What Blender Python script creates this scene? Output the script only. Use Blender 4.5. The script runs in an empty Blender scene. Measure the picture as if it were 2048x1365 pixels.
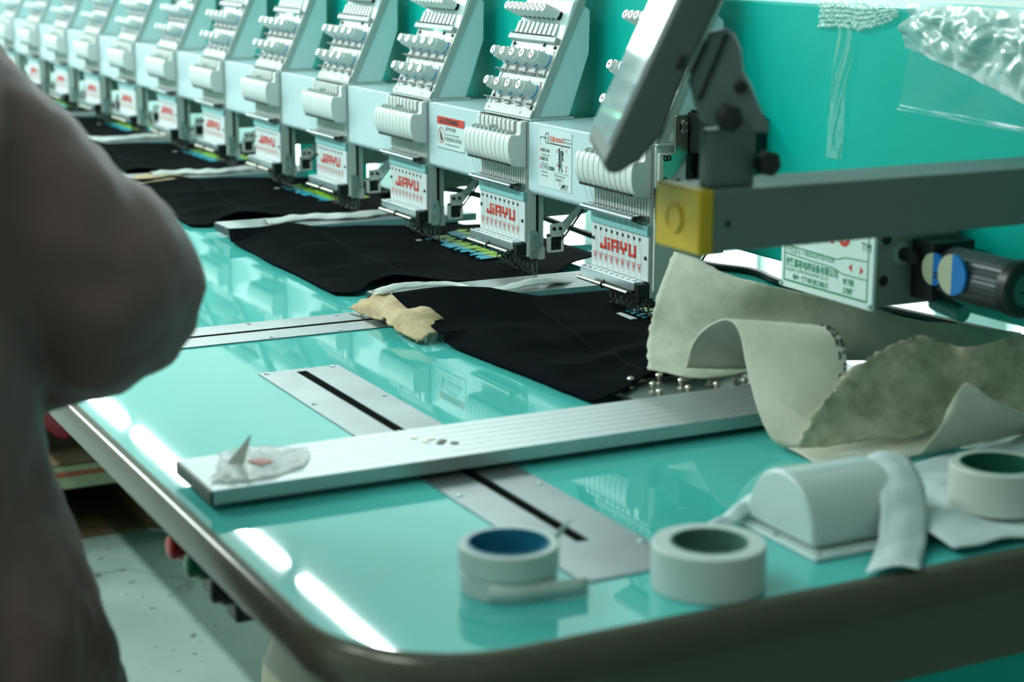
import bpy, bmesh, math, random
from mathutils import Vector, Matrix, noise

# ------------------------------------------------------------------ camera, world, light, exposure
scn = bpy.context.scene
COL = scn.collection
T = 0.85                      # table top height above the floor
cam_d = bpy.data.cameras.new('camera'); cam = bpy.data.objects.new('camera', cam_d); COL.objects.link(cam)
yaw, pitch, roll = math.radians(27.134), math.radians(12.838), math.radians(0.108)
fwd = Vector((-math.cos(yaw)*math.cos(pitch), math.sin(yaw)*math.cos(pitch), -math.sin(pitch)))
rgt = fwd.cross(Vector((0, 0, 1))).normalized(); upv = rgt.cross(fwd)
r2 = rgt*math.cos(roll) + upv*math.sin(roll); u2 = -rgt*math.sin(roll) + upv*math.cos(roll)
m = Matrix((r2, u2, -fwd)).transposed().to_4x4(); m.translation = Vector((1.9357, -1.1473, 0.4933 + T))
cam.matrix_world = m
cam_d.sensor_width = 36.0; cam_d.lens = 63.1; cam_d.clip_start = 0.05; cam_d.clip_end = 100
cam_d.dof.use_dof = True; cam_d.dof.focus_distance = 2.36; cam_d.dof.aperture_fstop = 5.0
scn.camera = cam
vs = scn.view_settings
vs.view_transform = 'Standard'; vs.look = 'None'; vs.gamma = 1.0; vs.use_curve_mapping = False
vs.exposure = -0.12

w = bpy.data.worlds.new('world'); scn.world = w; w.use_nodes = True
bg = w.node_tree.nodes['Background']; bg.inputs[0].default_value = (0.55, 0.85, 0.80, 1); bg.inputs[1].default_value = 0.30

LAMP_Z = T + 2.0
LAMPS = []                    # (x, y, power) of ceiling fluorescent fittings, each 1.0 m long, along the machine
for k in range(9): LAMPS.append((-3.9 - 1.2*k + 1.2, 1.17, 20.0))
for k in range(9): LAMPS.append((1.2 - 1.5*k, -2.1, (22.0, 38.0)[k] if k < 2 else 66.0))  # unseen gangway row, added to brighten the head fronts and near sides
def area(name, loc, sx, sy, power, rot=(0, 0, 0), col=(0.90, 1.0, 0.99)):
    l = bpy.data.lights.new(name, 'AREA'); l.shape = 'RECTANGLE'; l.size = sx; l.size_y = sy; l.energy = power; l.color = col
    o = bpy.data.objects.new(name, l); o.location = loc; o.rotation_euler = rot; COL.objects.link(o); return o
for (lx, ly, lp) in LAMPS: area('fluorescent_light', (lx, ly, LAMP_Z), 1.0, 0.045, lp)

# ------------------------------------------------------------------ helpers
def rgb(h):
    f = lambda c: (c/255/12.92) if c <= 10 else ((c/255+0.055)/1.055)**2.4
    return (f(int(h[0:2], 16)), f(int(h[2:4], 16)), f(int(h[4:6], 16)))
MATS = {}
def mat(name, col, rough=0.5, metal=0.0, var=0.0, scale=40.0, bump=0.0, spec=0.5, coat=0.0, trans=0.0, alpha=1.0, stretch=None, emit=None, es=1.0, sheen=0.0, detail=4.0, bdist=0.002):
    if name in MATS: return MATS[name]
    m = bpy.data.materials.new(name); m.use_nodes = True; nt = m.node_tree; b = nt.nodes['Principled BSDF']
    b.inputs['Roughness'].default_value = rough; b.inputs['Metallic'].default_value = metal
    b.inputs['Specular IOR Level'].default_value = spec; b.inputs['Coat Weight'].default_value = coat; b.inputs['Coat Roughness'].default_value = 0.05
    b.inputs['Transmission Weight'].default_value = trans; b.inputs['Alpha'].default_value = alpha; b.inputs['Sheen Weight'].default_value = sheen
    c = tuple(col)+(1,)
    b.inputs['Base Color'].default_value = c
    if var or bump:
        tc = nt.nodes.new('ShaderNodeTexCoord'); mp = nt.nodes.new('ShaderNodeMapping'); nz = nt.nodes.new('ShaderNodeTexNoise')
        nt.links.new(tc.outputs['Object'], mp.inputs['Vector']); nt.links.new(mp.outputs[0], nz.inputs['Vector'])
        if stretch: mp.inputs['Scale'].default_value = stretch
        nz.inputs['Scale'].default_value = scale; nz.inputs['Detail'].default_value = detail
        if var:
            mx = nt.nodes.new('ShaderNodeMix'); mx.data_type = 'RGBA'
            mx.inputs[6].default_value = tuple(max(0, v*(1-var)) for v in col)+(1,); mx.inputs[7].default_value = tuple(min(1, v*(1+var)) for v in col)+(1,)
            nt.links.new(nz.outputs['Fac'], mx.inputs[0]); nt.links.new(mx.outputs[2], b.inputs['Base Color'])
        if bump:
            bp = nt.nodes.new('ShaderNodeBump'); bp.inputs['Strength'].default_value = bump; bp.inputs['Distance'].default_value = bdist
            nt.links.new(nz.outputs['Fac'], bp.inputs['Height']); nt.links.new(bp.outputs[0], b.inputs['Normal'])
    if emit:
        b.inputs['Emission Color'].default_value = tuple(emit)+(1,); b.inputs['Emission Strength'].default_value = es
    MATS[name] = m
    return m

ORD = ['first', 'second', 'third', 'fourth', 'fifth', 'sixth', 'seventh', 'eighth', 'ninth', 'tenth', 'eleventh', 'twelfth', 'thirteenth', 'fourteenth', 'fifteenth']
class MB:
    def __init__(s): s.v = []; s.f = []
    def add(s, vs, fs):
        n = len(s.v); s.v += [tuple(p) for p in vs]; s.f += [tuple(i+n for i in f) for f in fs]; return s
    def box(s, x0, x1, y0, y1, z0, z1):
        vs = [(x, y, z) for z in (z0, z1) for y in (y0, y1) for x in (x0, x1)]
        return s.add(vs, [(0, 2, 3, 1), (4, 5, 7, 6), (0, 1, 5, 4), (2, 6, 7, 3), (0, 4, 6, 2), (1, 3, 7, 5)])
    def obox(s, c, ax, ay, az):       # centre and three half-axis vectors
        c, ax, ay, az = map(Vector, (c, ax, ay, az))
        vs = [c+ax*x+ay*y+az*z for z in (-1, 1) for y in (-1, 1) for x in (-1, 1)]
        return s.add(vs, [(0, 2, 3, 1), (4, 5, 7, 6), (0, 1, 5, 4), (2, 6, 7, 3), (0, 4, 6, 2), (1, 3, 7, 5)])
    def prism(s, poly, d0, d1, axis='x'):   # poly in the plane across the axis: x->(y,z), y->(x,z), z->(x,y)
        P = {'x': lambda a, b, d: (d, a, b), 'y': lambda a, b, d: (a, d, b), 'z': lambda a, b, d: (a, b, d)}[axis]
        n = len(poly); vs = [P(a, b, d0) for a, b in poly]+[P(a, b, d1) for a, b in poly]
        fs = [tuple(range(n)), tuple(range(2*n-1, n-1, -1))]+[(i, (i+1) % n + 0, (i+1) % n+n, i+n) for i in range(n)]
        return s.add(vs, fs)
    def lathe(s, p, d, prof, seg=16, ribs=0.0):   # prof: list of (distance along d, radius[, ribbed])
        p = Vector(p); d = Vector(d).normalized(); a = d.orthogonal().normalized(); b = d.cross(a)
        vs = []; fs = []
        for pr in prof:
            t, r = pr[0], pr[1]; rb = ribs if len(pr) > 2 else 0
            for k in range(seg):
                rr = r*(1-(rb if k % 2 else 0)); an = 2*math.pi*k/seg
                vs.append(p+d*t+(a*math.cos(an)+b*math.sin(an))*rr)
        n = len(prof)
        for i in range(n-1):
            for k in range(seg): fs.append((i*seg+k, i*seg+(k+1) % seg, (i+1)*seg+(k+1) % seg, (i+1)*seg+k))
        fs.append(tuple(range(seg-1, -1, -1))); fs.append(tuple((n-1)*seg+k for k in range(seg)))
        return s.add(vs, fs)
    def cyl(s, p0, p1, r, seg=12, r1=None):
        p0, p1 = Vector(p0), Vector(p1); L = (p1-p0).length
        return s.lathe(p0, p1-p0, [(0, r), (L, r if r1 is None else r1)], seg)
    def tube(s, pts, r, seg=6, rs=None):
        pts = [Vector(p) for p in pts]; vs = []; fs = []; n = len(pts); a = None
        for i, p in enumerate(pts):
            d = (pts[min(i+1, n-1)]-pts[max(i-1, 0)]).normalized()
            if a is None: a = d.orthogonal().normalized()
            a = (a-d*a.dot(d)).normalized(); b = d.cross(a); rr = rs[i] if rs else r
            for k in range(seg): vs.append(p+(a*math.cos(2*math.pi*k/seg)+b*math.sin(2*math.pi*k/seg))*rr)
        for i in range(n-1):
            for k in range(seg): fs.append((i*seg+k, i*seg+(k+1) % seg, (i+1)*seg+(k+1) % seg, (i+1)*seg+k))
        fs.append(tuple(range(seg-1, -1, -1))); fs.append(tuple((n-1)*seg+k for k in range(seg)))
        return s.add(vs, fs)
    def ring(s, c, axis, R, r, seg=20, sub=6, a0=0.0, a1=2*math.pi):
        ax = Vector(axis).normalized(); u = ax.orthogonal().normalized(); v = ax.cross(u)
        pts = [Vector(c)+(u*math.cos(a0+(a1-a0)*k/seg)+v*math.sin(a0+(a1-a0)*k/seg))*R for k in range(seg+1)]
        return s.tube(pts, r, sub)
    def mesh(s, name, smooth=False):
        me = bpy.data.meshes.new(name); me.from_pydata(s.v, [], s.f); me.validate(); me.update()
        bm = bmesh.new(); bm.from_mesh(me); bmesh.ops.recalc_face_normals(bm, faces=bm.faces); bm.to_mesh(me); bm.free()
        if smooth: me.shade_smooth()
        return me
    def build(s, name, mt, parent=None, bevel=0.0, smooth=False, seg=2):
        me = s.mesh(name, smooth); return put(name, me, mt, parent, bevel, seg, smooth)
def put(name, me, mt, parent=None, bevel=0.0, seg=2, smooth=False):
    if mt and not me.materials: me.materials.append(mt)
    o = bpy.data.objects.new(name, me); COL.objects.link(o)
    if parent: o.parent = parent
    if bevel:
        b = o.modifiers.new('bevel', 'BEVEL'); b.width = bevel; b.segments = seg; b.limit_method = 'ANGLE'; b.angle_limit = math.radians(40)
        b.harden_normals = False
        me.shade_smooth()
        wn = o.modifiers.new('wn', 'WEIGHTED_NORMAL'); wn.keep_sharp = True
    elif smooth:
        me.set_sharp_from_angle(angle=math.radians(42))
    return o
def tag(o, label, cat, group=None, kind=None):
    o['label'] = label; o['category'] = cat
    if group: o['group'] = group
    if kind: o['kind'] = kind
    return o
def struct(o): o['kind'] = 'structure'; return o
def empty(name, loc, rz=0.0):
    o = bpy.data.objects.new(name, None); o.location = loc; o.rotation_euler = (0, 0, rz); o.empty_display_size = 0.05; COL.objects.link(o); return o
def thing(name, label, cat, loc=(0, 0, 0), rz=0.0, group=None): return tag(empty(name, loc, rz), label, cat, group)
def copy_tree(o, parent=None):
    c = o.copy(); COL.objects.link(c); c.parent = parent
    if parent: c.matrix_parent_inverse = o.matrix_parent_inverse.copy()
    for ch in KIDS.get(o.name, []): copy_tree(ch, c)
    return c
KIDS = {}
def text_mesh(body, size, align='LEFT', bold=0.0, ext=0.0, sx=1.0):
    cu = bpy.data.curves.new('text', 'FONT'); cu.body = body; cu.size = size; cu.align_x = align; cu.offset = bold; cu.extrude = ext; cu.resolution_u = 3
    o = bpy.data.objects.new('text', cu); COL.objects.link(o)
    dg = bpy.context.evaluated_depsgraph_get(); me = bpy.data.meshes.new_from_object(o.evaluated_get(dg))
    bpy.data.objects.remove(o); bpy.data.curves.remove(cu)
    if sx != 1.0:
        for v in me.vertices: v.co.x *= sx
    return me
def text_on_face(body, size, mt, parent, x, y, z, align='LEFT', bold=0.0, name='lettering', sx=1.0):  # faces -Y, reads towards +X
    me = text_mesh(body, size, align, bold, 0.0, sx); me.materials.clear()
    o = put(name, me, mt, parent); o.location = (x, y, z); o.rotation_euler = (math.pi/2, 0, 0); return o
def cat(p0, p1, p2, p3, t):
    return 0.5*((2*p1)+(-p0+p2)*t+(2*p0-5*p1+4*p2-p3)*t*t+(-p0+3*p1-3*p2+p3)*t*t*t)
def spline(pts, n):
    pts = [Vector(p) for p in pts]; k = len(pts)-1; out = []
    for i in range(n):
        u = i/(n-1)*k; j = min(int(u), k-1); t = u-j
        p0 = pts[j-1] if j > 0 else pts[0]*2-pts[1]
        p3 = pts[j+2] if j+2 <= k else pts[k]*2-pts[k-1]
        out.append(cat(p0, pts[j], pts[j+1], p3, t))
    return out
def sheet(name, rows, nu, nv, mt, thick=0.0015, wob=0.0, wscale=30.0, parent=None, seed=0.0, edge=0.0, zmin=0.001):
    R = [spline(r, nu) for r in rows]; grid = []
    cols = [spline([R[j][i] for j in range(len(rows))], nv) for i in range(nu)]
    vs = []; fs = []
    for i in range(nu):
        for j in range(nv):
            p = cols[i][j].copy()
            q = p*wscale+Vector((seed, seed*1.7, seed*0.3))
            p.z += wob*noise.noise(q)
            p.x += 0.6*wob*noise.noise(q+Vector((11, 3, 5))); p.y += 0.6*wob*noise.noise(q+Vector((5, 17, 2)))
            if edge and (i in (0, nu-1) or j in (0, nv-1)):
                e = noise.noise_vector(p*160+Vector((seed, 0, 0)))*edge; p += Vector((e.x, e.y, abs(e.z)*0.4))
            p.z = max(p.z, zmin)
            vs.append((p.x, p.y, p.z+T))
    for i in range(nu-1):
        for j in range(nv-1): fs.append((i*nv+j, (i+1)*nv+j, (i+1)*nv+j+1, i*nv+j+1))
    me = bpy.data.meshes.new(name); me.from_pydata(vs, [], fs); me.update(); me.shade_smooth()
    o = put(name, me, mt, parent)
    if thick:
        so = o.modifiers.new('solid', 'SOLIDIFY'); so.thickness = thick; so.offset = 1.0
        # keep the added thickness above the surface that carries it
        nz = sum((f.normal.z for f in me.polygons))
        if nz < 0: so.offset = -1.0
    return o

# ------------------------------------------------------------------ materials
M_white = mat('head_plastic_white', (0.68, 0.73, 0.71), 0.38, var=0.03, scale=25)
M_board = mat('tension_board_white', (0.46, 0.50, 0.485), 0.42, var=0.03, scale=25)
M_white2 = mat('knob_white', (0.80, 0.84, 0.82), 0.35)
M_cover = mat('cover_pale_blue', (0.54, 0.69, 0.71), 0.28, var=0.02, scale=8)
M_side = mat('side_pale_blue', (0.70, 0.85, 0.86), 0.32, var=0.02, scale=8)
M_face = mat('face_white', (0.62, 0.68, 0.68), 0.35)
M_body = mat('body_grey_green', (0.60, 0.68, 0.64), 0.45, var=0.05, scale=20)
M_cast = mat('casting_grey_green', (0.30, 0.40, 0.35), 0.6, var=0.18, scale=30, bump=0.2)
M_teal = mat('beam_teal_paint', (0.0, 0.47, 0.39), 0.42, var=0.10, scale=6, bump=0.05, spec=0.25)
M_chrome = mat('chrome', (0.62, 0.68, 0.68), 0.22, 1.0)
M_steel = mat('brushed_steel', (0.55, 0.60, 0.60), 0.38, 1.0, var=0.08, scale=60, stretch=(1, 12, 1))
M_brass = mat('warm_steel', (0.62, 0.58, 0.48), 0.3, 1.0)
M_dark = mat('dark_metal', (0.03, 0.035, 0.035), 0.35, 0.7)
M_feet = mat('blued_steel', (0.13, 0.145, 0.145), 0.25, 0.9)
M_black = mat('black_plastic', (0.008, 0.011, 0.011), 0.4)
M_hole = mat('dark_hole', (0.01, 0.015, 0.014), 0.8)
M_red = mat('red_print', (0.62, 0.045, 0.025), 0.5)
M_blackprint = mat('black_print', (0.02, 0.03, 0.03), 0.6)
M_greenprint = mat('green_print', (0.0, 0.25, 0.12), 0.6)
M_stick = mat('sticker_white', (0.64, 0.76, 0.76), 0.4)
M_bluering = mat('blue_ring', (0.05, 0.35, 0.62), 0.35)
M_clear = mat('cloudy_plastic', (0.62, 0.70, 0.66), 0.3, trans=0.25)
M_stripteal = mat('pale_teal_strip', (0.22, 0.50, 0.50), 0.3)
M_thread = mat('thread_grey', (0.30, 0.34, 0.33), 0.7)
M_dsteel = mat('dark_steel', (0.20, 0.24, 0.24), 0.3, 0.9)
M_bright = mat('bright_steel', (0.60, 0.70, 0.72), 0.24, 0.8)
M_led = mat('green_led', (0.1, 0.9, 0.3), 0.4, emit=(0.2, 1.0, 0.45), es=14.0)
STAB_BACK = [[(0.2944, -0.1364, 0.022), (0.3428, -0.1011, 0.022), (0.3551, -0.031, 0.022), (0.34, 0.0893, 0.02), (0.4212, 0.1444, 0.02), (0.5037, 0.2068, 0.02)], [(0.2587, -0.1164, 0.042), (0.3083, -0.0728, 0.042), (0.3311, -0.0082, 0.04), (0.3513, 0.0799, 0.035), (0.4068, 0.1557, 0.03), (0.482, 0.2259, 0.03)], [(0.2316, -0.0947, 0.075), (0.2746, -0.0384, 0.072), (0.3043, 0.0231, 0.066), (0.3506, 0.0793, 0.058), (0.4051, 0.1559, 0.048), (0.4653, 0.2401, 0.042)], [(0.1882, -0.0387, 0.13), (0.2812, -0.0105, 0.115), (0.3186, 0.0389, 0.1), (0.358, 0.1, 0.085), (0.3993, 0.1593, 0.07), (0.4471, 0.2557, 0.055)]]
STAB_ARCH = [[(0.3325, -0.1128, 0.03), (0.3471, -0.1146, 0.06), (0.3759, -0.115, 0.085), (0.4112, -0.1157, 0.1), (0.4374, -0.1169, 0.092), (0.4748, -0.1309, 0.062), (0.5226, -0.1507, 0.034), (0.5522, -0.1558, 0.014), (0.561, -0.1469, 0.006)], [(0.359, -0.0602, 0.03), (0.373, -0.0631, 0.06), (0.4058, -0.0718, 0.085), (0.4463, -0.0786, 0.1), (0.473, -0.0817, 0.094), (0.5083, -0.0955, 0.068), (0.5437, -0.121, 0.038), (0.5635, -0.1373, 0.016), (0.5721, -0.1402, 0.008)], [(0.3731, 0.0093, 0.03), (0.4011, -0.0071, 0.06), (0.4458, -0.0334, 0.088), (0.4871, -0.0455, 0.1), (0.511, -0.0458, 0.098), (0.5257, -0.0469, 0.082), (0.5501, -0.066, 0.056), (0.5749, -0.1015, 0.028), (0.5828, -0.1304, 0.01)]]
STAB_MOTTLED = [[(0.5908, -0.1527, 0.012), (0.6127, -0.1056, 0.014), (0.6218, -0.0528, 0.016), (0.6196, -0.0018, 0.018), (0.6257, 0.0432, 0.02), (0.636, 0.1049, 0.02)], [(0.593, -0.142, 0.035), (0.5978, -0.0923, 0.035), (0.6038, -0.0395, 0.035), (0.6059, 0.0148, 0.035), (0.6076, 0.0611, 0.035), (0.6193, 0.1192, 0.035)], [(0.5868, -0.1191, 0.058), (0.5864, -0.0728, 0.06), (0.5974, -0.0288, 0.065), (0.6013, 0.0232, 0.06), (0.609, 0.0612, 0.06), (0.6157, 0.1204, 0.06)], [(0.5674, -0.0741, 0.075), (0.5669, -0.0409, 0.09), (0.567, 0.0051, 0.1), (0.5802, 0.0392, 0.09), (0.6035, 0.057, 0.095), (0.6068, 0.1252, 0.1)]]
STAB_FLAP = [[(0.5481, -0.1454, 0.004), (0.587, -0.1449, 0.003), (0.6348, -0.1453, 0.003), (0.6422, -0.0984, 0.004), (0.6393, -0.0299, 0.004), (0.6239, 0.1176, 0.004)], [(0.5573, -0.1384, 0.008), (0.59, -0.1237, 0.008), (0.6149, -0.101, 0.008), (0.6207, -0.0515, 0.009), (0.6159, 0.0018, 0.01), (0.614, 0.1261, 0.012)], [(0.5607, -0.1274, 0.012), (0.5901, -0.1002, 0.013), (0.6033, -0.0623, 0.015), (0.6045, -0.0078, 0.016), (0.5895, 0.0365, 0.016), (0.5935, 0.1447, 0.018)]]
STAB_CURL = [[(0.6416, -0.0441, 0.006), (0.641, 0.0119, 0.006), (0.6368, 0.0664, 0.006), (0.6304, 0.1146, 0.006)], [(0.6496, -0.0293, 0.03), (0.6548, 0.0005, 0.04), (0.662, 0.035, 0.035), (0.6513, 0.0939, 0.02)], [(0.6443, -0.0168, 0.047), (0.6681, -0.0157, 0.078), (0.6729, 0.0139, 0.06), (0.6656, 0.0829, 0.03)]]
TISSUE = [[(0.713, -0.353, 0.004), (0.7276, -0.3298, 0.004), (0.7604, -0.3068, 0.006), (0.8069, -0.2848, 0.006), (0.876, -0.2853, 0.004), (0.8861, -0.2613, 0.005), (0.8694, -0.2018, 0.006), (0.8746, -0.1645, 0.006), (0.8722, -0.1084, 0.006)], [(0.7076, -0.3218, 0.008), (0.723, -0.2862, 0.014), (0.7461, -0.2508, 0.02), (0.7972, -0.2481, 0.03), (0.8534, -0.2514, 0.03), (0.8327, -0.2027, 0.012), (0.8331, -0.1604, 0.01), (0.8368, -0.1255, 0.008), (0.8387, -0.0772, 0.008)], [(0.6922, -0.2751, 0.008), (0.7029, -0.2296, 0.016), (0.7448, -0.2133, 0.03), (0.7781, -0.2073, 0.034), (0.7828, -0.1781, 0.02), (0.7639, -0.129, 0.012), (0.7568, -0.0829, 0.008), (0.7689, -0.0589, 0.008), (0.7737, -0.0164, 0.008)], [(0.6714, -0.184, 0.004), (0.6707, -0.1382, 0.006), (0.6724, -0.0935, 0.01), (0.6722, -0.0578, 0.01), (0.6712, -0.0266, 0.008), (0.6601, 0.0076, 0.008), (0.6607, 0.0319, 0.01), (0.6585, 0.059, 0.012), (0.6476, 0.1013, 0.012)]]
CARDBOARD = [[(-0.2376, -0.2752, 0.004), (-0.1774, -0.2682, 0.004), (-0.1153, -0.2756, 0.014), (-0.0808, -0.285, 0.012), (-0.0197, -0.275, 0.003)], [(-0.2278, -0.2611, 0.016), (-0.1637, -0.2632, 0.022), (-0.1245, -0.2625, 0.024), (-0.0714, -0.2651, 0.024), (-0.0167, -0.2527, 0.012)], [(-0.2364, -0.2251, 0.02), (-0.1682, -0.2294, 0.028), (-0.1254, -0.2307, 0.03), (-0.0632, -0.238, 0.03), (-0.0537, -0.2116, 0.012)]]
RIBBON = [(-0.2147, -0.2486, 0.026), (-0.2282, -0.2067, 0.028), (-0.2385, -0.1579, 0.026), (-0.2278, -0.1294, 0.024), (-0.1677, -0.1173, 0.024), (-0.1651, -0.0888, 0.026), (-0.181, -0.0429, 0.026), (-0.1996, 0.0056, 0.022), (-0.2171, 0.0627, 0.014), (-0.2056, 0.1005, 0.012)]
FILMBIT = [[(0.4669, -0.6909, 0.022), (0.4806, -0.6703, 0.022), (0.4779, -0.6322, 0.0215), (0.4574, -0.6008, 0.021)], [(0.4249, -0.6727, 0.022), (0.4334, -0.6495, 0.0235), (0.429, -0.6192, 0.023), (0.4217, -0.5823, 0.021)], [(0.3874, -0.6581, 0.022), (0.3831, -0.6299, 0.023), (0.392, -0.6084, 0.0225), (0.4019, -0.5848, 0.021)]]

# ------------------------------------------------------------------ the room
struct(MB().box(-12, 6, -6, 3.3, -0.05, 0).build('floor', None))
fl = bpy.data.objects['floor']
def floor_mat():
    m = bpy.data.materials.new('concrete_floor'); m.use_nodes = True; nt = m.node_tree; b = nt.nodes['Principled BSDF']; L = nt.links
    tc = nt.nodes.new('ShaderNodeTexCoord')
    n1 = nt.nodes.new('ShaderNodeTexNoise'); n1.inputs['Scale'].default_value = 3.0; n1.inputs['Detail'].default_value = 8; L.new(tc.outputs['Object'], n1.inputs['Vector'])
    r1 = nt.nodes.new('ShaderNodeValToRGB'); r1.color_ramp.elements[0].position = 0.3; r1.color_ramp.elements[0].color = (0.17, 0.24, 0.205, 1); r1.color_ramp.elements[1].position = 0.72; r1.color_ramp.elements[1].color = (0.28, 0.36, 0.315, 1); L.new(n1.outputs['Fac'], r1.inputs[0])
    vo = nt.nodes.new('ShaderNodeTexNoise'); vo.inputs['Scale'].default_value = 38.0; vo.inputs['Detail'].default_value = 2; L.new(tc.outputs['Object'], vo.inputs['Vector'])
    r2 = nt.nodes.new('ShaderNodeValToRGB'); r2.color_ramp.elements[0].position = 0.665; r2.color_ramp.elements[0].color = (0, 0, 0, 1); r2.color_ramp.elements[1].position = 0.70; r2.color_ramp.elements[1].color = (1, 1, 1, 1); L.new(vo.outputs['Fac'], r2.inputs[0])
    mx = nt.nodes.new('ShaderNodeMix'); mx.data_type = 'RGBA'; mx.inputs[7].default_value = (0.05, 0.08, 0.07, 1); L.new(r2.outputs[0], mx.inputs[0]); L.new(r1.outputs[0], mx.inputs[6])
    v2 = nt.nodes.new('ShaderNodeTexVoronoi'); v2.feature = 'DISTANCE_TO_EDGE'; v2.inputs['Scale'].default_value = 1.6
    wn = nt.nodes.new('ShaderNodeTexNoise'); wn.inputs['Scale'].default_value = 5; L.new(tc.outputs['Object'], wn.inputs['Vector'])
    ad = nt.nodes.new('ShaderNodeMix'); ad.data_type = 'VECTOR'; ad.inputs[0].default_value = 0.25; L.new(tc.outputs['Object'], ad.inputs[4]); L.new(wn.outputs['Color'], ad.inputs[5]); L.new(ad.outputs[1], v2.inputs['Vector'])
    r3 = nt.nodes.new('ShaderNodeValToRGB'); r3.color_ramp.elements[0].position = 0.0; r3.color_ramp.elements[0].color = (0.55, 0.55, 0.55, 1); r3.color_ramp.elements[1].position = 0.006; r3.color_ramp.elements[1].color = (1, 1, 1, 1); L.new(v2.outputs['Distance'], r3.inputs[0])
    mu = nt.nodes.new('ShaderNodeMix'); mu.data_type = 'RGBA'; mu.blend_type = 'MULTIPLY'; mu.inputs[0].default_value = 1.0; L.new(mx.outputs[2], mu.inputs[6]); L.new(r3.outputs[0], mu.inputs[7])
    L.new(mu.outputs[2], b.inputs['Base Color']); b.inputs['Roughness'].default_value = 0.55
    return m
fl.data.materials.append(floor_mat())
M_wall = mat('wall_paint', (0.74, 0.80, 0.77), 0.8, var=0.05, scale=2)
M_ceil = mat('ceiling_paint', (0.74, 0.80, 0.78), 0.85, var=0.04, scale=2)
struct(MB().box(-12, 6, -6, 3.3, LAMP_Z+0.35, LAMP_Z+0.40).build('ceiling', M_ceil))
wb = MB().box(-12, 6, 3.3, 3.4, 0, T+0.40).box(-12, 6, 3.3, 3.4, T+1.75, LAMP_Z+0.35)
WX = [(-11.0, -8.6), (-8.3, -5.9), (-5.6, -3.2), (-2.9, -0.5)]
edges = [-12]+[e for a in WX for e in a]+[6]
for a, b in zip(edges[0::2], edges[1::2]): wb.box(a, b, 3.3, 3.4, T+0.40, T+1.75)
struct(wb.build('wall_back', M_wall))
struct(MB().box(-12.1, -12, -6, 3.4, 0, LAMP_Z+0.4).build('wall_far', M_wall))
M_wall2 = mat('wall_paint_green_grey', (0.46, 0.54, 0.51), 0.8, var=0.05, scale=2)
struct(MB().box(4.5, 4.6, -6, 3.4, 0, LAMP_Z+0.4).build('wall_near', M_wall2))
struct(MB().box(-12, 4.6, -6.1, -6, 0, LAMP_Z+0.4).build('wall_front', M_wall))
M_frame = mat('window_frame_white', (0.6, 0.66, 0.64), 0.5)
M_pane = mat('frosted_daylight_pane', (0.8, 0.9, 0.9), 0.6, emit=(0.86, 1.0, 0.98), es=7.0)
for n, (a, b) in enumerate(WX):
    f = struct(MB().box(a, b, 3.30, 3.36, T+0.40, T+0.45).box(a, b, 3.30, 3.36, T+1.70, T+1.75).box(a, a+0.05, 3.30, 3.36, T+0.45, T+1.70).box(b-0.05, b, 3.30, 3.36, T+0.45, T+1.70).box((a+b)/2-0.025, (a+b)/2+0.025, 3.30, 3.36, T+0.45, T+1.70).build('window_%d' % (n+1), M_frame))
    for (p, q) in ((a+0.05, (a+b)/2-0.025), ((a+b)/2+0.025, b-0.05)): MB().box(p, q, 3.34, 3.35, T+0.45, T+1.70).build('pane', M_pane, f)
M_lampbody = mat('lamp_body_white', (0.7, 0.75, 0.73), 0.5)
for k, (lx, ly, lp) in enumerate(LAMPS):
    t = thing('ceiling_lamp', '%s white fluorescent batten over the machine from its near end' % ORD[k] if ly > 0 else '%s added fill batten over the gangway from the table corner' % ORD[k-9], 'lamp', (lx, ly, LAMP_Z), 0, 'fluorescent battens above the machine' if ly > 0 else 'added fill battens above the gangway')
    MB().prism([(-0.07, 0.005), (0.07, 0.005), (0.035, 0.06), (-0.035, 0.06)], -0.55, 0.55, 'x').build('housing', M_lampbody, t, 0.004)
    for s in (-0.4, 0.4): MB().cyl((s, 0, 0.06), (s, 0, 0.352), 0.004, 6).build('hanger', M_steel, t)

# ------------------------------------------------------------------ the machine table
def table_mat():
    m = bpy.data.materials.new('teal_laminate'); m.use_nodes = True; nt = m.node_tree; b = nt.nodes['Principled BSDF']; L = nt.links
    tc = nt.nodes.new('ShaderNodeTexCoord'); n1 = nt.nodes.new('ShaderNodeTexNoise'); n1.inputs['Scale'].default_value = 3.0; n1.inputs['Detail'].default_value = 3; L.new(tc.outputs['Object'], n1.inputs['Vector'])
    mx = nt.nodes.new('ShaderNodeMix'); mx.data_type = 'RGBA'; mx.inputs[6].default_value = (0.070, 0.475, 0.43, 1); mx.inputs[7].default_value = (0.09, 0.54, 0.49, 1); L.new(n1.outputs['Fac'], mx.inputs[0]); L.new(mx.outputs[2], b.inputs['Base Color'])
    b.inputs['Roughness'].default_value = 0.03; b.inputs['IOR'].default_value = 1.55
    n2 = nt.nodes.new('ShaderNodeTexNoise'); n2.inputs['Scale'].default_value = 3.0; n2.inputs['Detail'].default_value = 1; L.new(tc.outputs['Object'], n2.inputs['Vector'])
    bp = nt.nodes.new('ShaderNodeBump'); bp.inputs['Strength'].default_value = 0.012; bp.inputs['Distance'].default_value = 0.002; L.new(n2.outputs['Fac'], bp.inputs['Height']); L.new(bp.outputs[0], b.inputs['Normal'])
    return m
M_table = table_mat()
M_edge = mat('dark_rubber_edging', (0.10, 0.095, 0.07), 0.25, 0.35, var=0.25, scale=9)
M_frameolive = mat('frame_olive_paint', (0.10, 0.115, 0.085), 0.5, var=0.1, scale=10)
M_alu = mat('aluminium', (0.46, 0.51, 0.51), 0.40, 0.75, var=0.08, scale=25, stretch=(8, 0.6, 1))
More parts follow.
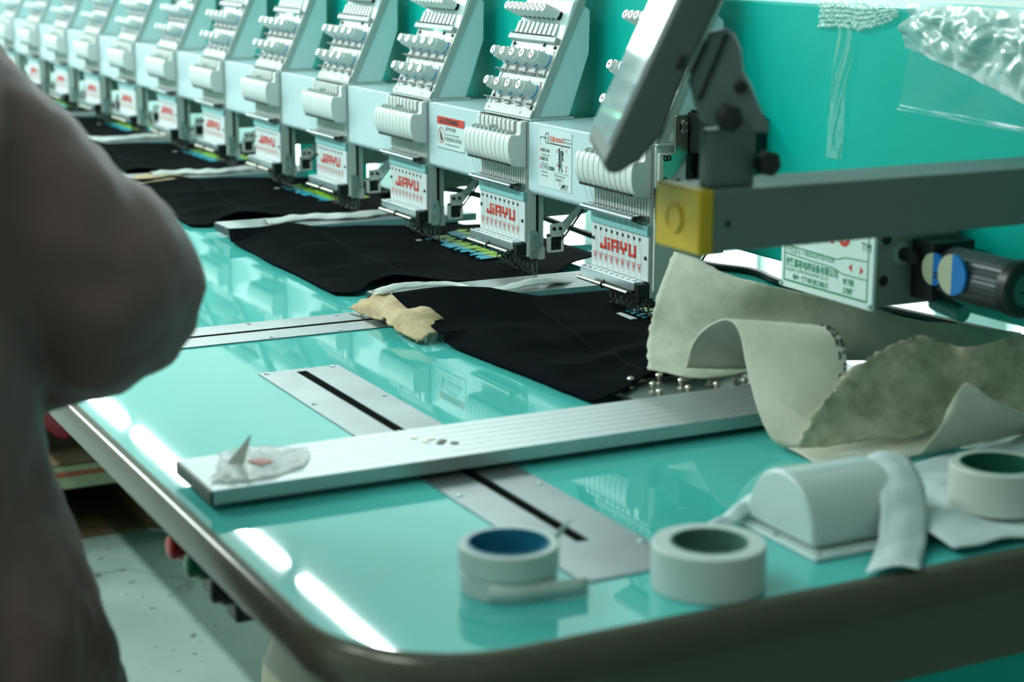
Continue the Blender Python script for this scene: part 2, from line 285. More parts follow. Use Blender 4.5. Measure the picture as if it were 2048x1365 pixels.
M_aluplate = mat('scuffed_aluminium_plate', (0.20, 0.24, 0.245), 0.32, 0.7, var=0.35, scale=14, bump=0.1)
XE, YF, RC = 0.88, -0.715, 0.115
def outline(off, n=14):
    c = (XE-RC, YF+RC); r = RC+off
    pts = [(-5.2, YF-off)]
    for k in range(n+1):
        a = -math.pi/2+math.pi/2*k/n; pts.append((c[0]+r*math.cos(a), c[1]+r*math.sin(a)))
    pts.append((XE+off, 0.75))
    return pts
tbl = thing('machine_table', 'long glossy teal worktop under the row of embroidery heads', 'table', (-2.16, 0, 0))
def tb(mb, name, mt, parent=tbl, bevel=0.0, smooth=False):
    o = mb.build(name, mt, parent, bevel, smooth=smooth); o.matrix_parent_inverse = tbl.matrix_basis.inverted() if parent is tbl else Matrix(); return o
tb(MB().prism(outline(0)+[(-5.2, 0.75)], T-0.030, T, 'z'), 'tabletop', M_table)
ed = MB(); prof = [(0.0, 0.0012), (0.005, 0.0008), (0.010, -0.003), (0.0125, -0.010), (0.0125, -0.024), (0.010, -0.031), (0.0, -0.034)]
rings = [outline(o_) for o_, _ in prof]; nn = len(rings[0]); vs_ = []; fs_ = []
for (o_, z_), rg in zip(prof, rings): vs_ += [(x, y, T+z_) for x, y in rg]
for i in range(len(prof)-1):
    for k in range(nn-1): fs_.append((i*nn+k, i*nn+k+1, (i+1)*nn+k+1, (i+1)*nn+k))
ed.add(vs_, fs_); tb(ed, 'edging', M_edge, smooth=True)
tb(MB().box(0.80, 0.862, YF+0.13, 0.74, T-0.105, T-0.030), 'apron', M_frameolive, bevel=0.003)
tb(MB().box(-5.1, 0.78, YF+0.055, YF+0.105, T-0.10, T-0.030), 'apron', M_frameolive, bevel=0.003)
for (lx, ly) in ((0.66, -0.30), (0.76, 0.62), (-1.7, -0.52), (-4.9, -0.52), (-1.7, 0.62), (-4.9, 0.62)):
    tb(MB().box(lx-0.035, lx+0.035, ly-0.035, ly+0.035, 0.03, T-0.03).box(lx-0.05, lx+0.05, ly-0.05, ly+0.05, 0.0, 0.03), 'leg', M_frameolive, bevel=0.003)
M_slot = mat('slot_black', (0.003, 0.004, 0.004), 0.9, spec=0.02)
# slotted plate along the table
def plate(x0, x1, y0, y1, sx0, sx1, sy0, sy1, screws, name='slot_plate'):
    h = T+0.0016
    p = tb(MB().box(x0, x1, y0, sy0, T-0.002, h).box(x0, x1, sy1, y1, T-0.002, h).box(x0, sx0, sy0, sy1, T-0.002, h).box(sx1, x1, sy0, sy1, T-0.002, h), name, M_aluplate)
    for mb, nm, mt in [(MB().box(sx0, sx1, sy0, sy1, T-0.001, T+0.0004), 'slot', M_slot)]+[(MB().lathe((a, b, h-0.0005), (0, 0, 1), [(0, 0.0036), (0.0012, 0.0034), (0.0019, 0.002)], 12), 'screw', M_chrome) for a, b in screws]:
        o = mb.build(nm, mt, p, smooth=(nm == 'screw'))
plate(0.034, 0.790, -0.498, -0.401, 0.046, 0.706, -0.4565, -0.4440, [(0.040, -0.490), (0.040, -0.410), (0.19, -0.490), (0.19, -0.409), (0.37, -0.490), (0.55, -0.490), (0.55, -0.409), (0.73, -0.490), (0.73, -0.409)])
plate(-0.232, -0.130, -0.600, -0.245, -0.186, -0.176, -0.585, -0.250, [(-0.224, -0.42), (-0.138, -0.42), (-0.224, -0.30), (-0.138, -0.33), (-0.224, -0.54), (-0.138, -0.54)])
M_scuff = mat('faint_scuff', (0.30, 0.62, 0.58), 0.3)

# start/stop switches under the front edge
sw = thing('switch_bracket', 'small bracket of red, green and black push buttons under the table edge', 'switch', (0.45, -0.697, T-0.057))
M_redb = mat('red_button', (0.45, 0.015, 0.02), 0.35); M_greenb = mat('green_button', (0.0, 0.14, 0.06), 0.35)
MB().box(-0.07, 0.12, 0.0, 0.024, -0.012, 0.012).build('bracket', M_dark, sw, 0.002)
for dx, mt in ((-0.05, M_redb), (0.005, M_greenb), (0.075, M_black)):
    b_ = MB().lathe((dx, 0.0, -0.002), (0, -1, 0), [(0, 0.014), (0.008, 0.014), (0.009, 0.011), (0.016, 0.011), (0.018, 0.008)], 18).build('push_button', mt, sw, smooth=True)
    MB().box(dx-0.014, dx+0.014, 0.0, 0.040, -0.030, 0.008).build('switch_body', M_black, sw, 0.002)
blk = tag(MB().box(0.660, 0.712, -0.704, -0.64, T-0.058, T-0.030).build('hinge_block', M_black, None, 0.003), 'black block bolted under the rounded table corner', 'block')

# beige vented housing under the corner
hs = thing('vented_housing', 'beige rounded housing with slatted vents below the table corner', 'housing', (0.22, -0.450, 0.0))
M_beige = mat('beige_plastic', (0.20, 0.185, 0.11), 0.3, var=0.05, scale=12)
rings_ = []
vs_, fs_ = [], []
lv = [(0.0, 0.13, 0.10), (0.47, 0.13, 0.10), (0.55, 0.125, 0.095), (0.582, 0.112, 0.085), (0.597, 0.090, 0.068), (0.601, 0.05, 0.04)]
NS = 32
for (hz, rx, ry) in lv:
    for k in range(NS):
        a = 2*math.pi*k/NS; cx_ = math.copysign(abs(math.cos(a))**0.55, math.cos(a)); sy_ = math.copysign(abs(math.sin(a))**0.55, math.sin(a))
        vs_.append((rx*cx_, ry*sy_, hz))
for i in range(len(lv)-1):
    for k in range(NS): fs_.append((i*NS+k, i*NS+(k+1) % NS, (i+1)*NS+(k+1) % NS, (i+1)*NS+k))
fs_.append(tuple((len(lv)-1)*NS+k for k in range(NS))); fs_.append(tuple(range(NS-1, -1, -1)))
MB().add(vs_, fs_).build('shell', M_beige, hs, smooth=True)
for k in range(11):
    MB().box(-0.085+0.016*k, -0.085+0.016*k+0.009, -0.040, 0.045, 0.593, 0.6035).build('vent_slot', M_hole, hs)

# ------------------------------------------------------------------ the machine beam
bm_ = thing('machine_beam', 'deep teal painted steel beam running behind the heads', 'beam', (0, 0, 0))
MB().box(-5.3, 0.78, 0.115, 0.27, T+0.105, T+0.414).build('beam_body', M_teal, bm_, 0.004)
for lx in (0.725, -1.485, -4.785):
    MB().box(lx-0.05, lx+0.05, 0.14, 0.25, T, T+0.106).build('beam_foot', M_teal, bm_, 0.004)
bs = thing('steel_underframe', 'teal steel underframe below the end of the table', 'frame', (0.4, 0.1, 0))
MB().box(-0.4, 0.37, -0.25, 0.45, 0.10, T-0.15).build('base_box', M_teal, bs, 0.006)
MB().box(-0.4, 0.40, -0.30, -0.25, 0.02, 0.12).box(-0.4, 0.40, 0.45, 0.50, 0.02, 0.12).build('skid', M_frameolive, bs, 0.004)
for q in ((-0.3, -0.275), (0.35, -0.275), (-0.3, 0.475), (0.35, 0.475)): MB().cyl((q[0], q[1], 0), (q[0], q[1], 0.03), 0.03, 16).build('levelling_foot', M_dark, bs)
MB().cyl((0.33, 0.0, T-0.16), (0.33, 0.0, T-0.03), 0.008, 10).build('stud', M_steel, bs)

# ------------------------------------------------------------------ one embroidery head
PU = Vector((0, 0.418, 0.909)); PN = Vector((0, -0.909, 0.418)); PO = Vector((0, 0.0, 0.243))
TX = 0.013   # the tension box sits a little to the near side of the needle case
def pp(x, s, n=0.0): return Vector((x+TX, 0, 0))+PO+PU*s+PN*n
def jiayu():
    mb = MB(); H = 0.0180; st = 0.0050; hb = 0.0046
    def bar(x0, x1, z0, z1): mb.box(x0, x1, -0.0047, -0.0040, z0, z1)
    x = -0.0455; bar(x+0.0105, x+0.0155, 0, H); bar(x, x+0.0155, 0, hb); bar(x, x+0.0046, 0, 0.0075)                      # J
    x = -0.0265; bar(x, x+st, 0, 0.0120); bar(x, x+st, 0.0145, H)                                                          # i
    x = -0.0178; bar(x, x+st, 0, H); bar(x+0.0130, x+0.0130+st, 0, H); bar(x, x+0.0180, H-hb, H); bar(x, x+0.0180, 0.0060, 0.0096)   # A
    x = 0.0035; bar(x, x+st, 0.0070, H); bar(x+0.0125, x+0.0125+st, 0.0070, H); bar(x, x+0.0175, 0.0060, 0.0102); bar(x+0.0062, x+0.0062+st, 0, 0.0070)  # Y
    x = 0.0255; bar(x, x+st, 0, H); bar(x+0.0130, x+0.0130+st, 0, H); bar(x, x+0.0180, 0, hb)                               # U
    return mb
def lever_cover(x0, x1, mb=None):
    mb = mb or MB()
    prof = [(-0.001, 0.214), (-0.012, 0.219), (-0.0245, 0.2215), (-0.0280, 0.2180), (-0.0300, 0.2100), (-0.0302, 0.2000), (-0.0285, 0.1900), (-0.0245, 0.1815), (-0.018, 0.1775), (-0.001, 0.1755)]
    mb.prism(prof, x0, x1, 'x'); return mb
NX = [-0.0585+0.0138*k for k in range(9)]
def build_head(level):
    h = empty('embroidery_head', (0, 0, T)); kids = []
    def P(mb, name, mt, bevel=0.0, smooth=False, seg=2, parent=None):
        o = mb.build(name, mt, parent or h, bevel, smooth=smooth, seg=seg); KIDS.setdefault((parent or h).name, []).append(o); return o
    # needle case body, face plate
    P(MB().box(-0.068, 0.0723, 0.0, 0.0145, 0.050, 0.240), 'needle_case', M_body, 0.001)
    P(MB().box(-0.0685, 0.0725, -0.0040, 0.0002, 0.071, 0.1285), 'face_plate', M_face, 0.0008)
    P(MB().box(-0.0685, 0.0725, -0.0060, 0.0002, 0.1285, 0.1415), 'guide_strip', M_stripteal, 0.0006)
    P(jiayu_mesh_mb(), 'lettering', M_red)
    if level < 2:
        for x in NX:
            P(MB().cyl((x, -0.0036, 0.1215), (x, -0.0045, 0.1215), 0.0022, 10), 'hole', M_hole)
    tri = MB()
    for x in NX:
        a = [Vector((x-0.0048, -0.0045, 0.0905)), Vector((x+0.0048, -0.0045, 0.0905)), Vector((x, -0.0045, 0.0790))]
        c = (a[0]+a[1]+a[2])/3
        for i in range(3):
            p, q = a[i], a[(i+1) % 3]; pi, qi = c+(p-c)*0.80, c+(q-c)*0.80
            tri.add([p, q, qi, pi], [(0, 1, 2, 3)])
        tri.add([(x-0.0012, -0.0045, 0.0885), (x+0.0012, -0.0045, 0.0885), (x+0.0004, -0.0045, 0.0835), (x-0.0004, -0.0045, 0.0835)], [(0, 1, 2, 3)])
    P(tri, 'triangle_marks', M_red)
    if level < 2:
        for x, z in ((-0.063, 0.1075), (0.0665, 0.1005), (0.0665, 0.1345)):
            P(MB().lathe((x, -0.0038, z), (0, -1, 0), [(0, 0.0026), (0.0016, 0.0024)], 10), 'screw', M_dark)
    # ribbed thread backing
    rb = MB().box(-0.0675, 0.072, -0.0015, 0.0, 0.1415, 0.176)
    for k in range(20): rb.box(-0.066+0.007*k, -0.066+0.007*k+0.0028, -0.0028, -0.0012, 0.142, 0.176)
    P(rb, 'thread_backing', M_clear)
    # chrome thread guide above the face plate
    g = MB().box(-0.071, 0.062, -0.0155, -0.0060, 0.1445, 0.1470).box(-0.071, 0.062, -0.0165, -0.0150, 0.1445, 0.1530).box(-0.071, 0.070, -0.0070, -0.0015, 0.1445, 0.1530)
    P(g, 'thread_guide', M_dsteel)
    P(MB().cyl((-0.074, -0.0175, 0.1490), (0.058, -0.0175, 0.1490), 0.0022, 10), 'guide_rod', M_chrome, smooth=True)
    if level < 2:
        for x in NX: P(MB().obox((x, -0.0110, 0.1522), (0.0042, 0, 0), (0.0, 0.0036, 0), (0, 0, 0.0005)), 'guide_finger', M_white2)
        P(MB().lathe((0.058, -0.0175, 0.1490), (1, 0, 0), [(0, 0.0036), (0.004, 0.0036)], 10), 'rod_end', M_dark)
    # take-up lever cover with nine ribs
    P(lever_cover(-0.070, -0.062), 'cover_cheek', M_white, 0.0008)
    P(MB().prism([(-0.001, 0.240), (-0.0095, 0.2385), (-0.0105, 0.234), (-0.0105, 0.224), (-0.0130, 0.2205), (-0.0245, 0.2215), (-0.0280, 0.2180), (-0.0300, 0.2100), (-0.0302, 0.2000), (-0.0285, 0.1900), (-0.0245, 0.1815), (-0.018, 0.1775), (-0.001, 0.1755)], 0.0585, 0.0723, 'x'), 'cover_cheek', M_white, 0.0012)
    for k in range(9): P(lever_cover(-0.0615+0.01335*k, -0.0615+0.01335*k+0.0124), 'cover_rib', M_white, 0.0012)
    P(MB().box(-0.068, 0.06, -0.0240, -0.001, 0.178, 0.2125), 'cover_core', M_hole)
    for k in range(9):
        x0 = -0.0650+0.01335*k
        P(MB().prism([(-0.001, 0.2395), (-0.0095, 0.2385), (-0.0108, 0.236), (-0.0108, 0.2215), (-0.0085, 0.2165), (-0.001, 0.2165)], x0, x0+0.0088, 'x'), 'comb_tooth', M_white, 0.0008)
    P(MB().box(-0.068, 0.0585, -0.0035, -0.0005, 0.214, 0.2405), 'comb_backing', M_hole)
    for k in range(9):
        x0 = -0.0560+0.01335*k; lift = 0.004 if k == 4 else 0.0
        P(MB().prism([(-0.0085, 0.2200+lift), (-0.0110, 0.2240+lift), (-0.0180, 0.2265+lift), (-0.0245, 0.2245+lift), (-0.0235, 0.2195), (-0.0150, 0.2175)], x0, x0+0.0040, 'x'), 'take_up_lever', M_clear, 0.0006)
    # lower chrome clamp bar, rod and end block
    P(MB().box(-0.0720, 0.0640, -0.0190, -0.0030, 0.0600, 0.0710), 'clamp_bar', M_bright, 0.0010)
    if level < 2:
        for x in NX: P(MB().obox((x-0.002, -0.0110, 0.0714), (0.0045, -0.0010, 0), (0.0006, 0.0034, 0), (0, 0, 0.0004)), 'bar_slot', M_white2)
    P(MB().cyl((-0.0735, -0.0205, 0.0555), (0.052, -0.0205, 0.0555), 0.0027, 12), 'clamp_rod', M_brass, smooth=True)
    P(MB().box(0.0635, 0.0715, -0.0165, 0.0, 0.0520, 0.0690).box(0.046, 0.0635, -0.0120, -0.001, 0.0480, 0.0590).cyl((0.0675, -0.012, 0.044), (0.0675, -0.012, 0.053), 0.0035, 8).cyl((0.056, -0.008, 0.040), (0.056, -0.008, 0.049), 0.003, 8), 'end_block', M_dark, 0.001)
    if level < 2: P(MB().ring((-0.010, -0.0205, 0.0555), (1, 0, 0), 0.0034, 0.0012, 14, 5).cyl((-0.010, -0.020, 0.0565), (-0.010, -0.0165, 0.068), 0.0012, 6), 'rod_clip', M_dark)
    # nine needle bars with presser feet
    rnd = random.Random(5)
    for k, x in enumerate(NX):
        lo = 0.006 if k == 4 else 0.0165+0.003*rnd.random(); y = 0.0265
        f = MB().cyl((x, y, 0.062), (x, y, lo+0.010), 0.0018, 6)
        f.box(x-0.0030, x+0.0030, y-0.0050, y+0.0020, 0.0400+0.002*rnd.random(), 0.0480)
        f.box(x-0.0016, x+0.0016, y-0.0085, y-0.0050, 0.0350, 0.0550)
        f.tube([(x, y-0.006, 0.036), (x+0.0008, y-0.008, 0.028), (x, y-0.005, lo+0.006), (x, y-0.001, lo+0.002)], 0.0010, 5)
        f.tube([(x+0.003, y+0.001, 0.045), (x+0.0045, y, 0.034), (x+0.003, y-0.001, lo+0.004)], 0.0007, 4)
        f.ring((x, y-0.002, lo+0.0012), (0, 0, 1), 0.0042, 0.0011, 12, 5)
        f.cyl((x, y, lo+0.010), (x, y-0.001, max(lo-0.004, 0.013) if k != 4 else 0.013), 0.0005, 5)
        P(f, 'presser_foot', M_feet)
        if level < 2: P(MB().cyl((x, y, 0.048), (x, y, 0.058), 0.0028, 8), 'needle_clamp', M_steel)
    # casting behind, guide column, bracket plate
    P(MB().box(-0.055, 0.055, 0.0195, 0.113, 0.100, 0.2395), 'head_arm', M_cast, 0.010, seg=3)
    P(MB().box(-0.060, 0.066, 0.0200, 0.0300, 0.0610, 0.180).box(0.0635, 0.0705, 0.0200, 0.0300, 0.0440, 0.0620), 'slide_column', M_body, 0.0015)
    P(MB().box(-0.062, 0.068, 0.0145, 0.0202, 0.060, 0.190), 'slide_gap', M_hole)
    P(MB().prism([(0.0035, 0.0470), (0.0160, 0.0470), (0.0185, 0.0640), (0.0160, 0.0840), (0.0130, 0.0870), (0.0035, 0.0870)], 0.0725, 0.0745, 'x'), 'side_bracket', M_bright, 0.0005)
    if level < 2:
        for z in (0.0775, 0.0610): P(MB().lathe((0.0742, 0.0095, z), (1, 0, 0), [(0, 0.0030), (0.0022, 0.0028), (0.0022, 0.0015), (0.0010, 0.0013)], 12), 'screw', M_steel)
    # thread sensor / lamp box on its arm
    P(MB().prism([(0.0370, 0.0790), (0.0600, 0.0790), (0.0950, 0.1180), (0.0950, 0.1270), (0.0560, 0.0945), (0.0370, 0.0930)], 0.0695, 0.0715, 'x'), 'lamp_arm', M_white2, 0.0004)
    P(MB().box(0.064, 0.0725, 0.0350, 0.0385, 0.0540, 0.0790).box(0.064, 0.0725, 0.0555, 0.0590, 0.0540, 0.0790).box(0.064, 0.0725, 0.0350, 0.0590, 0.0750, 0.0790).box(0.064, 0.0725, 0.0350, 0.0590, 0.0530, 0.0560), 'lamp_box', M_white2, 0.0006)
    P(MB().box(0.062, 0.0700, 0.0385, 0.0555, 0.0560, 0.0750), 'lamp_lens', M_black)
    if level < 2:
        for y in (0.0430, 0.0530): P(MB().lathe((0.0714, y, 0.0865), (1, 0, 0), [(0, 0.0026), (0.0018, 0.0026), (0.0018, 0.0012), (0.0008, 0.0010)], 12), 'screw', M_dark)
        P(MB().tube([(0.070, 0.050, 0.066), (0.073, 0.060, 0.076), (0.0735, 0.075, 0.094), (0.073, 0.092, 0.115), (0.068, 0.108, 0.136)], 0.0015, 6), 'lamp_cable', M_black, smooth=True)
    # tension box: tilted front board with side housing
    W0, W1 = -0.0690, 0.0715
    P(MB().prism([(0.010, 0.244), (0.060, 0.244), (0.0905, 0.331), (0.0915, 0.389), (0.0690, 0.4045), (0.082, 0.4045+0.024), (0.074, 0.4045+0.024)][0:5]+[(0.0640, 0.400)], W0+0.002+TX, W1-0.0005+TX, 'x'), 'tension_housing', M_side, 0.0025)
    fr = MB()
    def board(x0, x1, s0, s1, n0, n1, mb): return mb.obox(pp((x0+x1)/2, (s0+s1)/2, (n0+n1)/2), (abs(x1-x0)/2, 0, 0), PU*(s1-s0)/2, PN*abs(n1-n0)/2)
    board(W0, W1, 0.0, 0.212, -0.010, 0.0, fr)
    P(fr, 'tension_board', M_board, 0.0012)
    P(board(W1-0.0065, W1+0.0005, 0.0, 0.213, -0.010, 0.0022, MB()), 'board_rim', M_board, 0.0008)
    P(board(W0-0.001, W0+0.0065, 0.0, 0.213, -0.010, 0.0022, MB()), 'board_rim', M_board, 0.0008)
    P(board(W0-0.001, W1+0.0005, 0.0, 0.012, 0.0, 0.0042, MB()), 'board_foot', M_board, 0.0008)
    P(MB().box(W0+TX, W1+0.002+TX, -0.002, 0.066, 0.2412, 0.2440), 'base_plate', M_body, 0.0005)
    if level < 2:
        for x, s in ((-0.057, 0.006), (0.040, 0.006), (0.062, 0.0145), (-0.060, 0.104), (0.061, 0.104), (0.028, 0.106), (-0.060, 0.024)):
            P(MB().lathe(pp(x, s, 0.0018), PN, [(0, 0.0026), (0.0026, 0.0024)], 8), 'screw', M_dark)
    def knob(x, s):
        if s < 0.06: nm = 'lower'
        k = P(MB().lathe(pp(x, s), PN, [(0, 0.0112), (0.0030, 0.0112), (0.0036, 0.0098), (0.0060, 0.0098), (0.0064, 0.0090), (0.0095, 0.0090), (0.0098, 0.0096, 1), (0.0180, 0.0093, 1), (0.0245, 0.0086, 1), (0.0252, 0.0072), (0.0290, 0.0067), (0.0310, 0.0060)], 28, 0.10), 'tension_knob', M_white2, smooth=True)
        P(MB().lathe(pp(x, s, 0.0042), PN, [(0, 0.0106), (0.0020, 0.0106)], 24), 'blue_washer', M_bluering, parent=k)
        if level < 2:
            P(MB().lathe(pp(x, s, 0.0308), PN, [(0, 0.0017), (0.0004, 0.0017)], 8), 'knob_hole', M_hole, parent=k)
            P(MB().ring(pp(x+0.002, s+0.0105, 0.0015), PN, 0.0052, 0.0006, 10, 4, 0.3, 3.8), 'check_spring', M_dark)
        P(MB().prism([(0, 0)]*0+[(-0.006, 0.0), (0.006, 0.0), (0.0025, 0.011), (-0.0025, 0.011)], 0, 0.004, 'y') if False else MB().add([pp(x-0.0085, s-0.0225, 0), pp(x+0.0085, s-0.0225, 0), pp(x+0.004, s-0.0095, 0), pp(x-0.004, s-0.0095, 0), pp(x-0.0085, s-0.0225, 0.005), pp(x+0.0085, s-0.0225, 0.005), pp(x+0.004, s-0.0095, 0.003), pp(x-0.004, s-0.0095, 0.003)], [(0, 1, 2, 3), (4, 5, 6, 7), (0, 1, 5, 4), (1, 2, 6, 5), (2, 3, 7, 6), (3, 0, 4, 7)]), 'thread_cone', M_board)
    for x in (-0.045, -0.012, 0.021, 0.054): knob(x, 0.038)
    for x in (-0.061, -0.0315, -0.002, 0.0275, 0.057): knob(x, 0.083)
    # recessed strips behind the knobs (grey check-spring troughs)
    for s0, s1 in ((0.052, 0.0615), (0.0125, 0.0235)):
        P(board(W0+0.007, W1-0.007, s0, s1, 0.0, 0.0008, MB()), 'spring_trough', M_body)
    for s in (0.0195, 0.0625):
        pts = [pp(-0.076+0.0055*i, s+0.0006*(1 if i % 2 else -1), 0.0085) for i in range(27)]
        P(MB().tube(pts, 0.0011, 5), 'wire_rod', M_dark, smooth=True)
    # ledge and comb, clear ribs, top tubes
    P(board(W0-0.004, W1-0.004, 0.109, 0.117, 0.0, 0.010, MB()), 'ledge', M_board, 0.001)
    cm = MB()
    for k in range(9): cm.obox(pp(NX[k]-0.006, 0.1185, 0.0085), (0.0058, 0, 0), PU*0.0004+Vector((0, 0, 0)), PN*0.0020)
    P(cm, 'comb_slits', M_dark)
    for k in range(9):
        x = NX[k]-0.003
        P(board(x-0.0055, x+0.0035, 0.1175, 0.138, 0.0, 0.0065, MB()), 'clear_guide', M_clear, 0.0015)
    for k in range(9):
        x = NX[k]-0.006
        P(MB().lathe(pp(x, 0.149, 0.0), PN, [(0, 0.0062), (0.003, 0.0062), (0.0031, 0.0050), (0.005, 0.0050), (0.0051, 0.0062), (0.007, 0.0062), (0.0071, 0.005), (0.012, 0.005)], 12), 'tube_spring', M_dark, smooth=True)
        t = P(MB().lathe(pp(x, 0.149, 0.011), PN, [(0, 0.0070), (0.0225, 0.0066), (0.0240, 0.0056)], 16), 'thread_tube', M_white2, smooth=True)
        if level < 2: P(MB().obox(pp(x, 0.149, 0.0351), (0.0006, 0, 0), PU*0.0026, PN*0.0002), 'tube_slot', M_hole, parent=t)
    for k in range(9):
        x = NX[k]
        P(board(x-0.0055, x+0.0055, 0.166, 0.206, 0.0, 0.0035, MB()), 'top_guide', M_board, 0.001)
    if level < 1:
        th = []
        for k, x in enumerate(NX):
            P(MB().tube([(x-0.004, -0.020, 0.178), (x-0.004, -0.0115, 0.1525), (x-0.003, -0.0062, 0.140), (x+0.004, -0.0050, 0.100), (x+0.006, -0.0052, 0.0715)], 0.0002, 4), 'thread', M_thread)
    return h
def jiayu_mesh_mb():
    mb = jiayu(); mb.v = [(x*1.0, y, z*0.88+0.0968) for x, y, z in mb.v]; return mb
P_ = 0.33; NHEAD = 15
protos = {}
for i in range(NHEAD):
    lv_ = 0 if i < 4 else (1 if i < 7 else 2)
    if lv_ not in protos: h = build_head(lv_); protos[lv_] = h
    else: h = copy_tree(protos[lv_])
    h.location = (-P_*i, 0, T)
    lab = '%s white nine-needle embroidery head counted from the needle position gearbox' % ORD[i]
    if i == 0: lab = 'white nine-needle embroidery head next to the needle position gearbox, partly behind the control screen'
    tag(h, lab, 'embroidery head', 'embroidery heads in a row on the beam')
    if i in (2, 4, 6, 8, 10):
        o = MB().lathe(pp(0.006, 0.104, 0.004), PN, [(0, 0.0040), (0.003, 0.0038), (0.005, 0.002)], 12).build('indicator_light', M_led, h, smooth=True)
        o['label'] = 'small glowing green indicator light'

# pale blue cover boxes between the heads
covers = []
cprof = [(0.0, 0.241), (0.115, 0.241), (0.115, 0.139), (0.006, 0.139), (0.0, 0.145)]
cme = MB().prism(cprof, 0.0740, P_-0.0695, 'x').mesh('cover_box')
for i in range(NHEAD):
    o = put('cover_box', cme if i else cme, M_cover, None, 0.003)
    o.location = (-P_*(i+1), 0, T)
    between = ('%s pale blue cover box between two heads, counted from the needle position gearbox' % ORD[i])
    if i == 0: between = 'pale blue cover box with the red and black oiling diagram sticker'
    if i == 1: between = 'pale blue cover box with the red headed warning sticker'
    tag(o, between, 'cover', 'cover boxes between the heads'); covers.append(o)
    MB().cyl((0.115, 0.085, 0.241), (0.115, 0.085, 0.246), 0.006, 12).build('cover_screw', M_chrome, o)
# oiling sticker (between second and first head); coordinates in the cover's own frame
c0 = covers[0]; sy = -0.0009
s0 = MB().box(0.1075, 0.1995, sy, 0.0002, 0.1555, 0.2345).build('oiling_sticker', M_stick, c0); s0['label'] = 'oiling instruction sticker'
M_orange = mat('orange_print', (0.75, 0.13, 0.05), 0.5); M_greyprint = mat('grey_print', (0.10, 0.13, 0.13), 0.6)
sy2 = sy-0.0003
def rect(mb, x0, x1, z0, z1): mb.box(x0, x1, sy2, sy, z0, z1)
text_on_face('注油OILING', 0.0085, M_orange, s0, 0.1385, sy2, 0.2195, bold=0.0002, sx=0.85)
text_on_face('Please oil the\nfollowing parts', 0.0042, M_blackprint, s0, 0.1765, sy2, 0.2245, sx=0.9)
mb = MB(); rect(mb, 0.1385, 0.1960, 0.2155, 0.2170)
rect(mb, 0.1345, 0.1355, 0.2150, 0.2300); mb.prism([(0.1345, 0.2300), (0.1280, 0.2290), (0.1250, 0.2225), (0.1280, 0.2160), (0.1345, 0.2150), (0.1345, 0.2162), (0.1288, 0.2170), (0.1263, 0.2225), (0.1288, 0.2280), (0.1345, 0.2288)], sy2, sy, 'y')
rect(mb, 0.1130, 0.1255, 0.2220, 0.2230); rect(mb, 0.1120, 0.1132, 0.2195, 0.2230); rect(mb, 0.1122, 0.1128, 0.2120, 0.2150); rect(mb, 0.1122, 0.1128, 0.2165, 0.2185); rect(mb, 0.127, 0.1345, 0.2220, 0.2228)
mb.build('oil_can_mark', M_blackprint, s0)
for z, a, b, d in ((0.2035, 'A', '每天3-4次', 'Three/Four a day'), (0.1915, 'B', '每周1次', 'Once a week'), (0.1805, 'C', '三个月上润滑脂', 'Grease every')):
    text_on_face(a, 0.0062, M_orange, s0, 0.1115, sy2, z, bold=0.0003)
    text_on_face(b, 0.0058, M_blackprint, s0, 0.1165, sy2, z, bold=0.0001, sx=0.9)
    text_on_face(d, 0.0042, M_blackprint, s0, 0.1165, sy2, z-0.0055, sx=0.8)
text_on_face('three months', 0.0042, M_blackprint, s0, 0.1165, sy2, 0.1700, sx=0.8)
mb = MB(); rect(mb, 0.1530, 0.1930, 0.1780, 0.1784); mb.build('rule', M_blackprint, s0)
text_on_face('Each lubricating point', 0.0040, M_blackprint, s0, 0.1530, sy2, 0.1735, sx=0.85); text_on_face('打油保养  C', 0.0046, M_blackprint, s0, 0.1540, sy2, 0.1675)
mb = MB()
mb.prism([(0.1640, 0.2110), (0.1665, 0.2130), (0.1700, 0.2085), (0.1705, 0.1880), (0.1690, 0.1835), (0.1650, 0.1860), (0.1638, 0.1900)], sy2, sy, 'y')
mb.prism([(0.1715, 0.2090), (0.1760, 0.2100), (0.1785, 0.2060), (0.1760, 0.2010), (0.1780, 0.1980), (0.1760, 0.1950), (0.1730, 0.1990)], sy2, sy, 'y')
mb.prism([(0.1720, 0.1985), (0.1728, 0.1985), (0.1740, 0.1850), (0.1765, 0.1830), (0.1745, 0.1800), (0.1722, 0.1840)], sy2, sy, 'y')
mb.prism([(0.1630, 0.1855), (0.1660, 0.1840), (0.1700, 0.1800), (0.1660, 0.1810)], sy2, sy, 'y')
for k in range(6): mb.prism([(0.1700+0.0035*k, 0.1570), (0.1706+0.0035*k, 0.1570), (0.1770+0.0028*k, 0.1655), (0.1764+0.0028*k, 0.1655)], sy2, sy, 'y')
mb.prism([(0.1715, 0.1590), (0.1830, 0.1620), (0.1810, 0.1645), (0.1740, 0.1630)], sy2, sy, 'y')
mb.build('machine_drawing', M_blackprint, s0)
mb = MB(); [mb.prism([(0.1642+0.0001*k, 0.2085-0.004*k), (0.1665, 0.2072-0.004*k), (0.1665, 0.2062-0.004*k), (0.1642, 0.2075-0.004*k)], sy2-0.0002, sy2, 'y') for k in range(5)]; mb.build('drawing_lines', M_stick, s0)
for x, z, a in ((0.1725, 0.2120, 'C'), (0.1840, 0.2085, 'A'), (0.1585, 0.2055, 'B'), (0.1595, 0.1875, 'D'), (0.1840, 0.1870, 'A'), (0.1840, 0.1815, 'E'), (0.1665, 0.1625, 'A')):
    text_on_face(a, 0.0055, M_orange, s0, x, sy2, z, bold=0.0002)
